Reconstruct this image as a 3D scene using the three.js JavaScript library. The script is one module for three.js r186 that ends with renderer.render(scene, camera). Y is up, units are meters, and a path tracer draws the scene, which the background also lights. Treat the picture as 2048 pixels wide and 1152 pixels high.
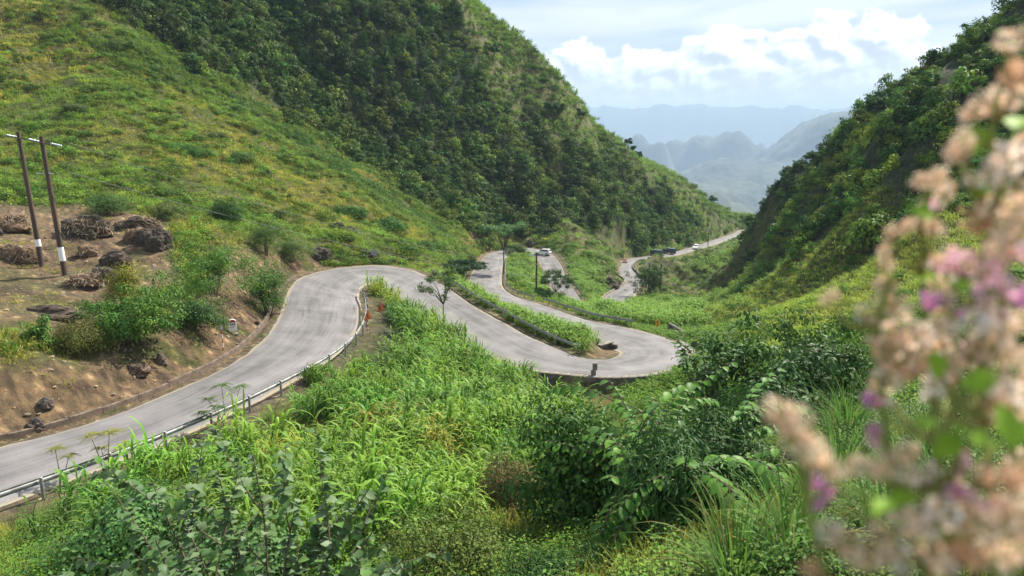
import * as THREE from 'three';
import { mergeGeometries } from 'three/addons/utils/BufferGeometryUtils.js';

// ---------------------------------------------------------------- camera, sky, sun, exposure
const scene = new THREE.Scene();
const camera = new THREE.PerspectiveCamera(45.02, 16 / 9, 0.05, 60000);
camera.position.set(0, 0, 0);
camera.rotation.x = -Math.atan(276 / 1390);
camera.focus = 70;
camera.userData.fStop = 1.9;
const renderer = new THREE.WebGLRenderer({ antialias: true });
renderer.setSize(1024, 576);
renderer.toneMapping = THREE.LinearToneMapping;
renderer.toneMappingExposure = 2.45;
renderer.shadowMap.enabled = true;
const SUN = new THREE.Vector3(0.56, 0.85, -0.54).normalize();
const sun = new THREE.DirectionalLight(new THREE.Color(1, 0.93, 0.80), 5.0);
sun.position.copy(SUN).multiplyScalar(500).add(new THREE.Vector3(0, -20, -120));
sun.target.position.set(0, -20, -120);
sun.castShadow = true;
sun.shadow.mapSize.set(4096, 4096);
Object.assign(sun.shadow.camera, { left: -260, right: 260, top: 260, bottom: -260, near: 1, far: 1200 });
scene.add(sun, sun.target);
scene.fog = new THREE.FogExp2(0xbcd8f6, 0.000112);

// ---------------------------------------------------------------- random numbers and noise
function rng(seed) { let s = seed >>> 0; return () => { s = (s + 0x6d2b79f5) | 0; let t = Math.imul(s ^ (s >>> 15), 1 | s); t = (t + Math.imul(t ^ (t >>> 7), 61 | t)) ^ t; return ((t ^ (t >>> 14)) >>> 0) / 4294967296; }; }
const hash2 = (x, y) => { let h = Math.imul(x, 374761393) + Math.imul(y, 668265263) | 0; h = Math.imul(h ^ (h >>> 13), 1274126177); return ((h ^ (h >>> 16)) >>> 0) / 4294967296; };
const hash3 = (x, y, z) => hash2(x + Math.imul(z, 7919), y ^ Math.imul(z, 104729));
function noise(x, y) {
  const i = Math.floor(x), j = Math.floor(y); let u = x - i, v = y - j; u = u * u * (3 - 2 * u); v = v * v * (3 - 2 * v);
  const a = hash2(i, j), b = hash2(i + 1, j), c = hash2(i, j + 1), d = hash2(i + 1, j + 1);
  return (a + (b - a) * u + (c - a) * v + (a - b - c + d) * u * v) * 2 - 1;
}
function noise3(x, y, z) {
  const i = Math.floor(x), j = Math.floor(y), k = Math.floor(z); let u = x - i, v = y - j, w = z - k;
  u = u * u * (3 - 2 * u); v = v * v * (3 - 2 * v); w = w * w * (3 - 2 * w);
  const L = (a, b, t) => a + (b - a) * t, h = (a, b, c) => hash3(i + a, j + b, k + c);
  return L(L(L(h(0, 0, 0), h(1, 0, 0), u), L(h(0, 1, 0), h(1, 1, 0), u), v), L(L(h(0, 0, 1), h(1, 0, 1), u), L(h(0, 1, 1), h(1, 1, 1), u), v), w) * 2 - 1;
}
function fbm(x, y, n = 4) { let s = 0, a = 0.5; for (let i = 0; i < n; i++) { s += a * noise(x, y); x = x * 2.03 + 17.3; y = y * 2.03 - 9.1; a *= 0.5; } return s; }
function fbm3(x, y, z, n = 5) { let s = 0, a = 0.5; for (let i = 0; i < n; i++) { s += a * noise3(x, y, z); x = x * 2.03 + 17.3; y = y * 2.03 - 9.1; z = z * 2.03 + 5.7; a *= 0.5; } return s; }
const noiseP = (x, y, p) => { const i = Math.floor(x), j = Math.floor(y); let u = x - i, v = y - j; u = u * u * (3 - 2 * u); v = v * v * (3 - 2 * v); const w = (a) => ((a % p) + p) % p, h = (a, b) => hash2(w(a) + p * 131, w(b)); const a = h(i, j), b = h(i + 1, j), c = h(i, j + 1), d = h(i + 1, j + 1); return (a + (b - a) * u + (c - a) * v + (a - b - c + d) * u * v) * 2 - 1; };
const tileFbm = (u, v, p, n) => { let s = 0, a = 0.5; for (let i = 0; i < n; i++) { s += a * noiseP(u * p, v * p, p); p *= 2; a *= 0.56; } return s; };   // u, v in 0..1
const clamp = (x, a, b) => Math.min(b, Math.max(a, x)), lerp = (a, b, t) => a + (b - a) * t, smooth = (a, b, x) => { const t = clamp((x - a) / (b - a), 0, 1); return t * t * (3 - 2 * t); };
const gauss = (R) => (R() + R() + R() - 1.5) * 1.155;

// ---------------------------------------------------------------- names, labels, groups
const used = new Map();
function numbered(name) { const n = used.get(name) ?? 0; used.set(name, n + 1); return n ? name + '_' + String(n).padStart(3, '0') : name; }
function tag(o, label, category, group, kind) {
  o.castShadow = o.receiveShadow = true;
  if (label) o.userData.label = label;
  if (category) o.userData.category = category;
  if (group) o.userData.group = group;
  if (kind) o.userData.kind = kind;
  return o;
}
function mesh(name, geometry, material, parent) {
  const m = new THREE.Mesh(geometry, material); m.castShadow = m.receiveShadow = true;
  m.name = parent && parent !== scene ? name : numbered(name); (parent ?? scene).add(m); return m;
}
function thing(name, x, y, z, turn, label, category, group) {
  const g = new THREE.Group(); g.name = numbered(name); g.position.set(x, y, z); g.rotation.y = turn; scene.add(g);
  return tag(g, label, category, group);
}

// ---------------------------------------------------------------- sky: haze, thin high cloud and a bank of cumulus, all round
{
  const W = 4096, H = 2048, data = new Float32Array(W * H * 4), R = rng(71);
  // cumulus towers: azimuth, height of the middle, half width, half height, in degrees (azimuth 0 is straight down the valley)
  const T = [[16.3, 7.3, 2.6, 1.35], [17.6, 6.1, 2.6, 1.6], [14.0, 5.6, 3.0, 1.6], [21.8, 7.0, 2.3, 1.5], [23.4, 8.2, 1.7, 1.25], [26.6, 7.7, 2.3, 1.3], [25.3, 6.3, 3.4, 1.7], [20.5, 5.6, 2.6, 1.4], [10.5, 6.3, 2.7, 1.3], [8.2, 5.3, 3.0, 1.6], [5.5, 7.0, 1.9, 1.1], [3.4, 5.6, 2.6, 1.5], [12.2, 4.6, 3.2, 1.3], [29.4, 5.4, 2.2, 1.2]];
  for (let a = -178; a < 178; a += 2.1) if (a < 0.5 || a > 33) { const k = 0.5 + 0.5 * noise(a * 0.07, 3.3); T.push([a + R() * 2, 3.6 + 4.6 * k * R(), 1.6 + 2.2 * R(), 0.9 + 0.9 * R()]); }
  const byAz = Array.from({ length: 360 }, (_, i) => T.filter((t) => Math.abs(((t[0] - (i - 180) + 540) % 360) - 180) < t[2] * 1.7 + 1.5));
  const puffAt = (az, el) => {
    let m = -1;
    for (const t of byAz[clamp(Math.floor(az) + 180, 0, 359)]) { const dx = (((az - t[0] + 540) % 360) - 180) / t[2], dy = (el - t[1]) / (el > t[1] ? t[3] : t[3] * 2.4); m = Math.max(m, 1 - Math.sqrt(dx * dx + dy * dy)); }
    return m;
  };
  const billow = (x, y, n) => { let s = 0, a = 0.5; for (let i = 0; i < n; i++) { s += a * (1 - 2 * Math.abs(noise(x, y))); x = x * 2.1 + 7.7; y = y * 2.1 + 3.1; a *= 0.52; } return s; };
  const dens = (az, el) => { const p = puffAt(az, el); return p < -0.7 ? -1 : p + 0.52 * billow(az * 0.5, el * 0.9, 6) + 0.09; };
  for (let r = H / 2 - 4; r < H; r++) {
    const el = (r + 0.5) / H * 180 - 90, e = Math.max(0, el);
    for (let c = 0; c < W; c++) {
      const phi = (c + 0.5) / W * 2 * Math.PI;                         // u = 0.5 + atan2(z, x) / 2 pi
      const a = phi - Math.PI, x = Math.cos(a), z = Math.sin(a); let az = Math.atan2(x, -z) / Math.PI * 180;
      const haze = Math.exp(-e / 7.5), dSun = Math.acos(clamp((x * SUN.x + z * SUN.z) * Math.cos(e * Math.PI / 180) + Math.sin(e * Math.PI / 180) * SUN.y, -1, 1)) * 180 / Math.PI;
      const glow = 0.35 * Math.exp(-dSun / 26);
      let cr = lerp(0.24, 0.58, haze) + glow, cg = lerp(0.38, 0.65, haze) + glow, cb = lerp(0.56, 0.73, haze) + glow * 0.9;
      // thin high cloud in long streaks
      const warp = fbm(az * 0.035, e * 0.11, 3) * 9, s1 = fbm((az + e * 2.3) * 0.030 + 3, (e - az * 0.07) * 0.30 + warp * 0.06, 5), veil = smooth(-0.30, 0.24, s1 + 0.20 * (1 - smooth(0, 60, e)) + (e > 6.4 && az > -10 && az < 30 ? 0 : 0));
      const vb = 0.84 + 0.16 * fbm(az * 0.12, e * 0.5 + 9, 3) + glow * 0.5;
      const vk = veil * 0.92; cr = lerp(cr, vb, vk); cg = lerp(cg, vb * 1.005, vk); cb = lerp(cb, vb * 1.04, vk);
      if (e < 16) {
        const d = dens(az, e);
        if (d > -0.12) {
          const k = smooth(-0.04, 0.13, d), lit = clamp((d - dens(az + 0.4, e + 0.5)) * 1.9 + 0.42, 0, 1), deep = smooth(0.15, 0.95, d);
          const b = lerp(0.62, 1.5, lit) * lerp(1, 0.90, deep * (1 - lit)), base = smooth(7.5, 3.0, e);
          const wr = lerp(b, 0.80, base * 0.6), k2 = k * lerp(0.96, 0.55, smooth(6.6, 3.0, e));
          cr = lerp(cr, wr * 0.995, k2); cg = lerp(cg, wr, k2); cb = lerp(cb, wr * 1.03 + 0.01, k2);
        }
      }
      const o = (r * W + c) * 4; data[o] = cr * 0.54; data[o + 1] = cg * 0.54; data[o + 2] = cb * 0.535; data[o + 3] = 1;
    }
  }
  for (let r = 0; r < H / 2 - 4; r++) for (let c = 0; c < W; c++) { const o = (r * W + c) * 4; data[o] = 0.12; data[o + 1] = 0.16; data[o + 2] = 0.12; data[o + 3] = 1; }
  const t = new THREE.DataTexture(data, W, H, THREE.RGBAFormat, THREE.FloatType); t.mapping = THREE.EquirectangularReflectionMapping; t.magFilter = THREE.LinearFilter; t.colorSpace = THREE.LinearSRGBColorSpace; t.needsUpdate = true;
  scene.background = scene.environment = t;
}

// ---------------------------------------------------------------- the lie of the land: spot heights and the road
// spot heights surveyed over the slopes: x, height, z
const SPOTS = '-43.1,-10.0,-46.0 -64.1,-6.4,-70.0 -102.0,7.9,-115.0 -129.5,29.9,-150.0 -29.9,-12.0,-39.0 -29.3,-12.8,-45.0 -27.3,-12.6,-51.0 -25.8,-12.6,-58.0 -24.4,-12.6,-66.0 -25.8,-13.3,-76.0 -28.5,-15.2,-97.0 -22.3,-16.8,-108.0 -14.4,-18.1,-114.0 -37.7,-10.8,-50.0 -41.8,-10.7,-62.0 -35.0,-10.8,-58.0 -36.3,-10.2,-72.0 -58.9,-7.3,-80.0 -52.1,-7.6,-83.0 -42.8,-8.7,-82.0 -38.0,-9.8,-92.0 -35.7,-11.0,-42.0 -76.2,-2.2,-105.0 -64.2,-2.3,-110.0 -52.2,-2.5,-118.0 -37.1,-9.4,-122.0 -22.1,-15.5,-137.0 -13.3,-20.5,-148.0 -92.7,8.9,-130.0 -79.2,9.4,-138.0 -65.4,7.2,-150.0 -47.5,-3.3,-158.0 -32.3,-11.6,-165.0 -18.5,-20.2,-178.0 -108.7,22.9,-155.0 -93.1,24.4,-165.0 -118.0,33.9,-170.0 -133.2,53.6,-195.0 -90.7,27.0,-183.0 -68.3,11.5,-187.0 -44.3,-4.0,-193.0 -24.1,-17.0,-193.0 -13.6,-24.7,-200.0 -6.0,-28.3,-212.0 -90.9,42.9,-215.0 -67.5,46.9,-235.0 -65.1,22.6,-222.0 -37.2,24.4,-240.0 -35.7,0.0,-226.0 -12.8,0.0,-245.0 -4.1,-16.8,-240.0 -14.6,57.9,-292.0 -33.3,71.2,-285.0 -62.4,85.1,-290.0 -0.8,40.1,-298.0 27.9,21.7,-318.0 15.2,9.8,-285.0 13.4,-17.3,-246.0 4.2,-28.0,-222.0 10.4,-28.5,-217.0 19.7,-27.6,-216.0 26.0,-32.6,-203.0 35.4,-32.5,-228.0 27.5,-20.8,-246.0 37.9,-25.5,-258.0 25.9,-9.3,-268.0 11.7,-33.1,-150.0 20.1,-33.5,-176.0 23.0,-36.5,-178.0 54.4,-37.2,-300.0 50.5,-21.9,-312.0 63.8,-27.2,-322.0 67.1,-11.9,-342.0 55.7,3.1,-350.0 71.9,-6.4,-368.0 110.3,-28.8,-410.0 79.7,-33.6,-340.0 97.1,-41.1,-358.0 135.8,-37.8,-455.0 171.0,-45.8,-500.0 147.7,-46.1,-450.0 97.4,-19.9,-395.0 72.6,-43.6,-265.0 91.4,-46.3,-295.0 113.1,-47.3,-350.0 73.6,-44.0,-225.0 94.8,-47.9,-285.0 133.1,-52.7,-390.0 55.2,-39.4,-185.0 37.3,-32.5,-138.0 39.5,-33.3,-165.0 37.0,-34.4,-183.0 49.6,-36.9,-215.0 47.5,-39.7,-236.0 37.2,-29.1,-118.0 27.4,-25.7,-98.0 46.7,-35.9,-160.0 68.6,-36.6,-196.0 75.3,-9.3,-205.0 73.8,-19.5,-197.0 67.1,-32.6,-190.0 78.9,-0.6,-180.0 88.2,12.5,-170.0 93.7,19.4,-158.0 105.8,29.8,-152.0 112.1,35.1,-148.0 125.8,42.5,-145.0 69.3,-11.4,-162.0 64.7,-21.4,-150.0 58.3,-27.6,-148.0 69.9,-1.5,-142.0 59.4,-12.9,-122.0 72.5,3.2,-122.0 60.3,-7.2,-102.0 73.9,3.7,-108.0 54.9,-8.3,-78.0 49.4,-17.9,-100.0 43.5,-25.9,-112.0 40.7,-29.1,-118.0 37.4,-20.4,-88.0 40.6,-16.5,-76.0 27.0,-21.7,-76.0 23.4,-14.6,-50.0 33.5,-11.3,-52.0 19.3,-11.0,-33.0 22.6,-9.1,-31.0 14.1,-8.2,-20.0 11.9,-11.1,-27.0 8.9,-8.4,-17.0 7.4,-9.9,-20.0 10.8,-6.4,-13.0 26.7,-8.2,-28.0 81.0,0.0,-90.0 3.5,-22.5,-60.0 4.4,-19.3,-46.0 -0.8,-17.6,-42.0 -1.0,-19.6,-54.0 -5.8,-18.9,-62.0 -13.6,-19.3,-82.0 -17.5,-19.2,-92.0 -6.1,-17.1,-46.0 -10.6,-16.3,-43.0 -11.9,-17.3,-56.0 9.9,-21.6,-58.0 14.3,-20.6,-58.0 17.5,-20.1,-62.0 8.5,-17.1,-40.0 13.6,-15.6,-42.0 -3.1,-14.7,-32.0 -10.5,-15.0,-32.0 -11.1,-15.7,-39.0 -14.1,-13.4,-25.0 -13.8,-15.1,-31.0 -16.1,-13.3,-22.0 -10.3,-11.4,-18.0 -6.3,-11.2,-19.0 -1.8,-10.6,-18.0 2.7,-10.6,-19.5 0.9,-9.1,-14.5 2.4,-7.2,-11.0 -3.6,-9.5,-14.0 -11.2,-11.6,-17.0 3.6,-6.2,-9.5 4.9,-5.0,-8.0 -23.2,-14.5,-22.0 -6.3,41.2,-380.0 34.5,10.2,-390.0 90.0,-29.3,-440.0 73.6,-10.7,-440.0 144.6,-55.1,-520.0 172.5,-69.5,-560.0 206.8,-78.8,-600.0 245.6,-88.3,-620.0 -19.2,61.1,-380.0 -87.1,95.0,-400.0 -137.7,86.6,-330.0 110.0,-40.5,-300.0 107.8,-15.5,-245.0 127.0,0.0,-235.0 140.7,12.3,-225.0 163.8,25.9,-225.0 181.4,52.2,-220.0 100.4,-27.6,-260.0 146.3,-32.6,-330.0 171.4,-23.2,-330.0 204.8,-6.9,-330.0 0.0,-1.8,0.0 0.0,-1.6,6.0 -12.0,-4.5,0.0 -28.0,-10.0,0.0 -45.0,-11.0,-8.0 10.0,-1.4,0.0 22.0,-0.5,0.0 0.0,-4.4,-4.0 5.0,-3.9,-4.0 -6.0,-6.0,-5.0 -4.0,-8.2,-9.0 0.0,-7.6,-9.0 60.0,5.0,0.0 90.0,25.0,-20.0 -80.0,-8.0,-30.0 -120.0,10.0,-60.0 -27.3,-14.6,-24.7 -25.5,-14.8,-28.2 -23.4,-15.0,-32.0 -21.0,-15.2,-36.4 -18.6,-15.4,-43.9 -17.8,-15.6,-61.2 -7.4,-18.0,-78.2 -1.3,-19.1,-69.1 5.6,-20.0,-63.4 12.0,-20.6,-65.4 14.8,-21.2,-74.2 7.4,-22.5,-89.7 0.9,-24.0,-107.4 -5.1,-25.8,-132.2 -5.1,-27.4,-169.3 0.6,-28.8,-200.4 8.8,-29.8,-201.1 11.5,-31.6,-173.5 14.4,-34.0,-149.2 26.5,-36.5,-170.7 36.6,-38.2,-207.2 39.7,-39.6,-237.7 53.4,-41.6,-271.0 87.5,-44.6,-323.3 129.6,-47.8,-400.4 155.9,-50.0,-449.5'.split(' ').map((t) => t.split(',').map(Number));
// road cross-sections from the near end to the far bend: left edge x, z, right edge x, z, height
const EDGES = [[-30.3,-26.8,-24.3,-22.5,-14.6],[-28.5,-30.1,-22.4,-26.4,-14.8],[-26.4,-33.6,-20.3,-30.4,-15.0],[-23.7,-37.8,-18.3,-35.0,-15.2],[-21.4,-45.6,-15.8,-42.2,-15.4],[-20.6,-52.6,-13.8,-50.8,-15.5],[-21.9,-63.2,-13.7,-59.2,-15.6],[-24.7,-74.2,-15.7,-70.0,-15.8],[-27.0,-87.1,-17.2,-76.0,-16.0],[-25.7,-94.3,-18.1,-82.2,-16.2],[-23.3,-98.4,-17.9,-85.5,-16.4],[-19.4,-101.0,-17.5,-85.5,-16.6],[-14.7,-98.8,-17.0,-87.1,-16.9],[-9.6,-90.9,-13.7,-81.8,-17.3],[-4.4,-79.8,-10.4,-76.6,-18.0],[-1.3,-75.3,-7.0,-71.6,-18.6],[1.4,-71.2,-4.0,-67.0,-19.1],[3.9,-68.7,1.3,-60.9,-19.6],[6.7,-66.0,4.4,-60.8,-20.0],[9.0,-66.1,8.5,-60.9,-20.3],[10.6,-68.1,13.5,-62.6,-20.6],[11.4,-70.6,18.2,-68.4,-20.9],[11.1,-72.9,18.5,-75.6,-21.2],[10.0,-76.1,15.1,-82.9,-21.6],[4.4,-88.3,10.5,-91.1,-22.5],[0.7,-97.9,7.1,-100.2,-23.3],[-2.3,-106.2,4.1,-108.6,-24.0],[-5.6,-115.2,0.9,-117.0,-24.8],[-8.4,-134.0,-1.7,-130.4,-25.8],[-8.7,-151.6,-2.3,-149.7,-26.6],[-7.9,-170.5,-2.2,-168.2,-27.4],[-6.4,-191.2,-1.3,-185.7,-28.2],[-0.6,-205.5,1.7,-195.3,-28.8],[5.8,-210.2,4.1,-200.7,-29.3],[11.2,-203.1,6.4,-199.1,-29.8],[12.9,-188.7,8.0,-188.7,-30.6],[13.6,-172.1,9.3,-174.9,-31.6],[14.5,-156.9,10.4,-156.9,-32.8],[16.2,-150.7,12.6,-147.7,-34.0],[20.1,-158.4,21.8,-150.8,-35.5],[24.2,-174.0,28.8,-167.4,-36.5],[31.6,-192.7,37.0,-194.2,-37.4],[34.9,-206.3,38.3,-208.0,-38.2],[36.2,-219.3,37.8,-219.3,-38.8],[39.0,-238.7,40.4,-236.6,-39.6],[43.3,-258.6,45.9,-256.2,-40.6],[53.1,-274.6,53.7,-267.4,-41.6],[67.2,-293.0,67.7,-285.9,-43.0],[86.7,-326.8,88.4,-319.9,-44.6],[106.8,-363.7,107.8,-353.6,-46.2],[129.0,-404.1,130.1,-396.8,-47.8],[140.3,-428.2,140.5,-420.2,-48.8],[155.0,-451.7,156.8,-447.3,-50.0],[176.5,-483.9,180.5,-480.7,-52.0]];
for (const e of EDGES) { const w = Math.hypot(e[2] - e[0], e[3] - e[1]), m = 5.6; if (w < m) { const k = (m / w - 1) / 2, dx = (e[2] - e[0]) * k, dz = (e[3] - e[1]) * k; e[0] -= dx; e[1] -= dz; e[2] += dx; e[3] += dz; } }
const leftEdge = new THREE.CatmullRomCurve3(EDGES.map((e) => new THREE.Vector3(e[0], e[4], e[1])), false, 'centripetal');
const rightEdge = new THREE.CatmullRomCurve3(EDGES.map((e) => new THREE.Vector3(e[2], e[4], e[3])), false, 'centripetal');
const ROAD = [];   // samples {l, r, c, hw, t (section number), s (metres along)}
{
  const n = EDGES.length - 1, per = 28; let s = 0, last;
  for (let i = 0; i <= n * per; i++) {
    const l = leftEdge.getPoint(i / (n * per)), r = rightEdge.getPoint(i / (n * per)), c = l.clone().add(r).multiplyScalar(0.5);
    if (last) s += c.distanceTo(last); last = c;
    ROAD.push({ l, r, c, hw: Math.hypot(l.x - r.x, l.z - r.z) / 2, t: i / per, s });
  }
}
const roadHash = new Map(), CELL = 12, REACH = 16;
ROAD.forEach((q, i) => {
  for (const [p] of [[q.l], [q.r], [q.c]]) {
    const a = Math.floor(p.x / CELL), b = Math.floor(p.z / CELL);
    for (let u = -2; u <= 2; u++) for (let v = -2; v <= 2; v++) { const k = (a + u) * 4096 + b + v; let L = roadHash.get(k); if (!L) roadHash.set(k, L = new Set()); L.add(i); }
  }
});
for (const [k, v] of roadHash) roadHash.set(k, Uint16Array.from(v));
// nearest places on the road: metres beyond its edge (below 0 on it), side (-1 left, 1 right), its height and section; also the next leg of the road if one is near
function segDist(px, pz, a, b) { const dx = b.x - a.x, dz = b.z - a.z, t = clamp(((px - a.x) * dx + (pz - a.z) * dz) / (dx * dx + dz * dz || 1), 0, 1); return Math.hypot(px - a.x - dx * t, pz - a.z - dz * t); }
function nearRoad(x, z) {
  const L = roadHash.get(Math.floor(x / CELL) * 4096 + Math.floor(z / CELL)); if (!L) return null;
  let best = null, second = null; const found = [];
  for (const i of L) {
    const q = ROAD[i], dx = q.r.x - q.l.x, dz = q.r.z - q.l.z, w = q.hw * 2, k = ((x - q.l.x) * dx + (z - q.l.z) * dz) / (w * w), kk = clamp(k, 0, 1);
    const d = Math.hypot(x - q.l.x - dx * kk, z - q.l.z - dz * kk);
    found.push([d, k, q]);
  }
  for (const f of found) if (!best || f[0] < best[0]) best = f;
  for (const f of found) if (Math.abs(f[2].s - best[2].s) > 26 && (!second || f[0] < second[0])) second = f;
  const out = (f) => ({ e: f[0], k: clamp(f[1], 0, 1), side: f[1] < 0.5 ? -1 : 1, y: f[2].c.y, t: f[2].t, s: f[2].s });
  return { a: out(best), b: second && out(second) };
}
// spot heights -> surface (linear radial basis)
const solveSpots = (() => {
  const n = SPOTS.length, A = [];
  const phi = (x, z, p) => Math.sqrt((x - p[0]) ** 2 + (z - p[2]) ** 2 + 9);
  for (let i = 0; i < n; i++) { A.push(new Float64Array(n + 4)); for (let j = 0; j < n; j++) A[i][j] = phi(SPOTS[i][0], SPOTS[i][2], SPOTS[j]); A[i][i] -= 0.8; A[i][n] = 1; A[i][n + 3] = SPOTS[i][1]; A[i][n + 1] = SPOTS[i][0]; A[i][n + 2] = SPOTS[i][2]; }
  for (let k = 0; k < 3; k++) { const r = new Float64Array(n + 4); for (let j = 0; j < n; j++) r[j] = k === 0 ? 1 : SPOTS[j][k === 1 ? 0 : 2]; A.push(r); }
  const m = n + 3;
  for (let c = 0; c < m; c++) {
    let p = c; for (let r = c + 1; r < m; r++) if (Math.abs(A[r][c]) > Math.abs(A[p][c])) p = r;
    [A[c], A[p]] = [A[p], A[c]];
    for (let r = c + 1; r < m; r++) { const f = A[r][c] / A[c][c]; if (f) for (let j = c; j <= m; j++) A[r][j] -= f * A[c][j]; }
  }
  const w = new Float64Array(m);
  for (let r = m - 1; r >= 0; r--) { let s = A[r][m]; for (let j = r + 1; j < m; j++) s -= A[r][j] * w[j]; w[r] = s / A[r][r]; }
  const X = Float64Array.from(SPOTS, (p) => p[0]), Z = Float64Array.from(SPOTS, (p) => p[2]);
  return (x, z) => { let s = w[n] + w[n + 1] * x + w[n + 2] * z; for (let i = 0; i < n; i++) { const a = x - X[i], b = z - Z[i]; s += w[i] * Math.sqrt(a * a + b * b + 9); } return s; };
})();
// how far the shoulder reaches and how steeply the bank leaves it
function bank(side, t) {
  if (t < 9.5) return side < 0 ? [1.0, 4.2] : [1.4, 6];
  if (t > 15.6 && t < 23.4 && side > 0) return [0.55, 0.5];    // the walled hairpin
  if (t > 19 && t < 23 && side < 0) return [0.5, 3];
  return side < 0 && t < 30 ? [1.2, 4] : [1.0, 5];
}
function carve(h, n) {
  if (!n) return h;
  const [sh, B] = bank(n.side, n.t), w = 1 - smooth(sh, sh + B, n.e);
  let y = n.y - 0.10 - 0.04 * clamp(n.e, 0, 1);
  if (n.t < 8.3 && n.side < 0) y -= 0.28 * smooth(0.75, 0.95, n.e) * (1 - smooth(1.35, 1.7, n.e));     // the ditch
  return lerp(h, y, w);
}
function ground(x, z, info) {
  let h = solveSpots(x, z);
  const D = Math.hypot(x, z), n = nearRoad(x, z), far = smooth(120, 230, D);
  const off = n ? smooth(1, 7, Math.min(n.a.e, n.b ? n.b.e : 99)) : 1;
  let bump = fbm(x * 0.11, z * 0.11, 4) * lerp(1.9, 3.4, far) + fbm(x * 0.021 + 40, z * 0.021, 3) * lerp(0.8, 9, far) + fbm(x * 0.5, z * 0.5, 3) * 0.35;
  const sL = (x - z) * 0.7 + 9 * fbm(x * 0.03 + 5, z * 0.03, 3), sR = z + 0.3 * x + 8 * fbm(x * 0.03, z * 0.03 + 9, 3), gully = smooth(170, 235, D) * smooth(55, 20, x + Math.max(0, -250 - z) * 0.25 - 12) * (0.42 - Math.abs(noise(sL * 0.034 + 0.3, 7.7))) * 17 + smooth(40, 60, x) * smooth(75, 110, -z) * smooth(180, 150, -z) * (0.30 - Math.abs(noise(sR * 0.045, 3.3))) * 9;
  bump += gully;
  h += bump * lerp(0.12, 1, off) * smooth(3, 30, D);
  h = lerp(h, -175, smooth(525, 640, D));
  if (n) { h = carve(h, n.b); h = carve(h, n.a); }
  if (info) { info.n = n; }
  return h;
}

// ---------------------------------------------------------------- ground sheet
const ROWS = [];
{ let d = 1.2; while (d < 640) { ROWS.push(d); d += d < 22 ? 0.16 + d * 0.004 : d < 112 ? 0.32 : d < 260 ? 0.32 + (d - 112) * 0.006 : 1.25 + (d - 260) * 0.008; } }
function makeGround(color) {
  const NA = 470, A0 = -1.0, A1 = 0.98, nr = ROWS.length, pos = new Float32Array(nr * (NA + 1) * 3), col = new Float32Array(pos.length), uv = new Float32Array(nr * (NA + 1) * 2), idx = new Uint32Array((nr - 1) * NA * 6);
  let p = 0, u = 0, q = 0; const info = {}, c = [0, 0, 0];
  for (let r = 0; r < nr; r++) for (let a = 0; a <= NA; a++) {
    const th = lerp(A0, A1, a / NA), d = ROWS[r], x = Math.tan(th * 0.92) * d, z = -d, y = ground(x, z, info);
    color(x, y, z, info, c);
    col[p] = c[0]; pos[p++] = x; col[p] = c[1]; pos[p++] = y; col[p] = c[2]; pos[p++] = z; uv[u++] = x; uv[u++] = z;
  }
  for (let r = 0; r < nr - 1; r++) for (let a = 0; a < NA; a++) { const i = r * (NA + 1) + a, j = i + NA + 1; idx.set([i, i + 1, j, i + 1, j + 1, j], q); q += 6; }
  const g = new THREE.BufferGeometry(); g.setAttribute('position', new THREE.BufferAttribute(pos, 3)); g.setAttribute('color', new THREE.BufferAttribute(col, 3)); g.setAttribute('uv', new THREE.BufferAttribute(uv, 2)); g.setIndex(new THREE.BufferAttribute(idx, 1)); g.computeVertexNormals();
  return g;
}

// ---------------------------------------------------------------- what grows where: outlines on the ground plan (x, z)
const outline = (s) => s.split(' ').map((t) => t.split(',').map(Number));
const ZONES = {
  forest: outline('-120,-184 -102,-179 -94,-181 -84,-178 -73,-176 -68,-187 -60,-193 -52,-197 -42,-203 -31,-193 -21,-189 -12,-189 -5,-209 6,-226 11,-233 18,-242 26,-252 36,-262 39,-270 34,-272 24,-270 16,-271 7,-273 -4,-270 -17,-268 -28,-267 -37,-265 -46,-300 -130,-300'),
  bowl: outline('44,-266 47,-276 43,-281 30,-274 44,-322 65,-333 84,-351 97,-358 91,-342 66,-298'),
  right: outline('61,-171 58,-160 56,-137 57,-128 57,-118 56,-101 59,-93 62,-86 78,-70 130,-70 130,-240 70,-240 68,-200'),
  field: outline('-80,-84 -62,-85 -55,-88 -50,-90 -43,-87 -35,-72 -31,-62 -31,-54 -30,-47 -33,-40 -50,-36 -80,-50'),
  reeds: outline('-18,-88 -15,-89 -8,-76 -3,-67 0,-61 2,-55 2,-46 4,-37 2,-24 0,-18 -3,-15 -5,-15 -9,-16 -16,-19.6 -21,-26 -15,-33.6 -13.5,-38.4 -12,-43 -11.4,-51 -13,-62 -15.5,-74'),
  dry: outline('2.3,-60 9,-59.7 8,-51 4,-46 2,-50'),
  hedge: outline('7,-134 12,-150 21,-163 39,-161 35,-127 24,-104 17,-106 10.4,-128'),
  meadow: outline('36,-125 50,-160 51,-132 55,-125 55,-108 54,-91 62,-80 70,-60 42,-50 31,-54 26,-70 33,-84 30,-100'),
  lush: outline('-101,-165 -85,-168 -78,-167 -71,-173 -64,-180 -55,-186 -46,-190 -36,-190 -29,-187 -16,-182 -12,-174 -15,-152 -23,-152 -32,-158 -44,-166 -55,-167 -65,-164 -76,-161 -91,-155'),
};
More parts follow.
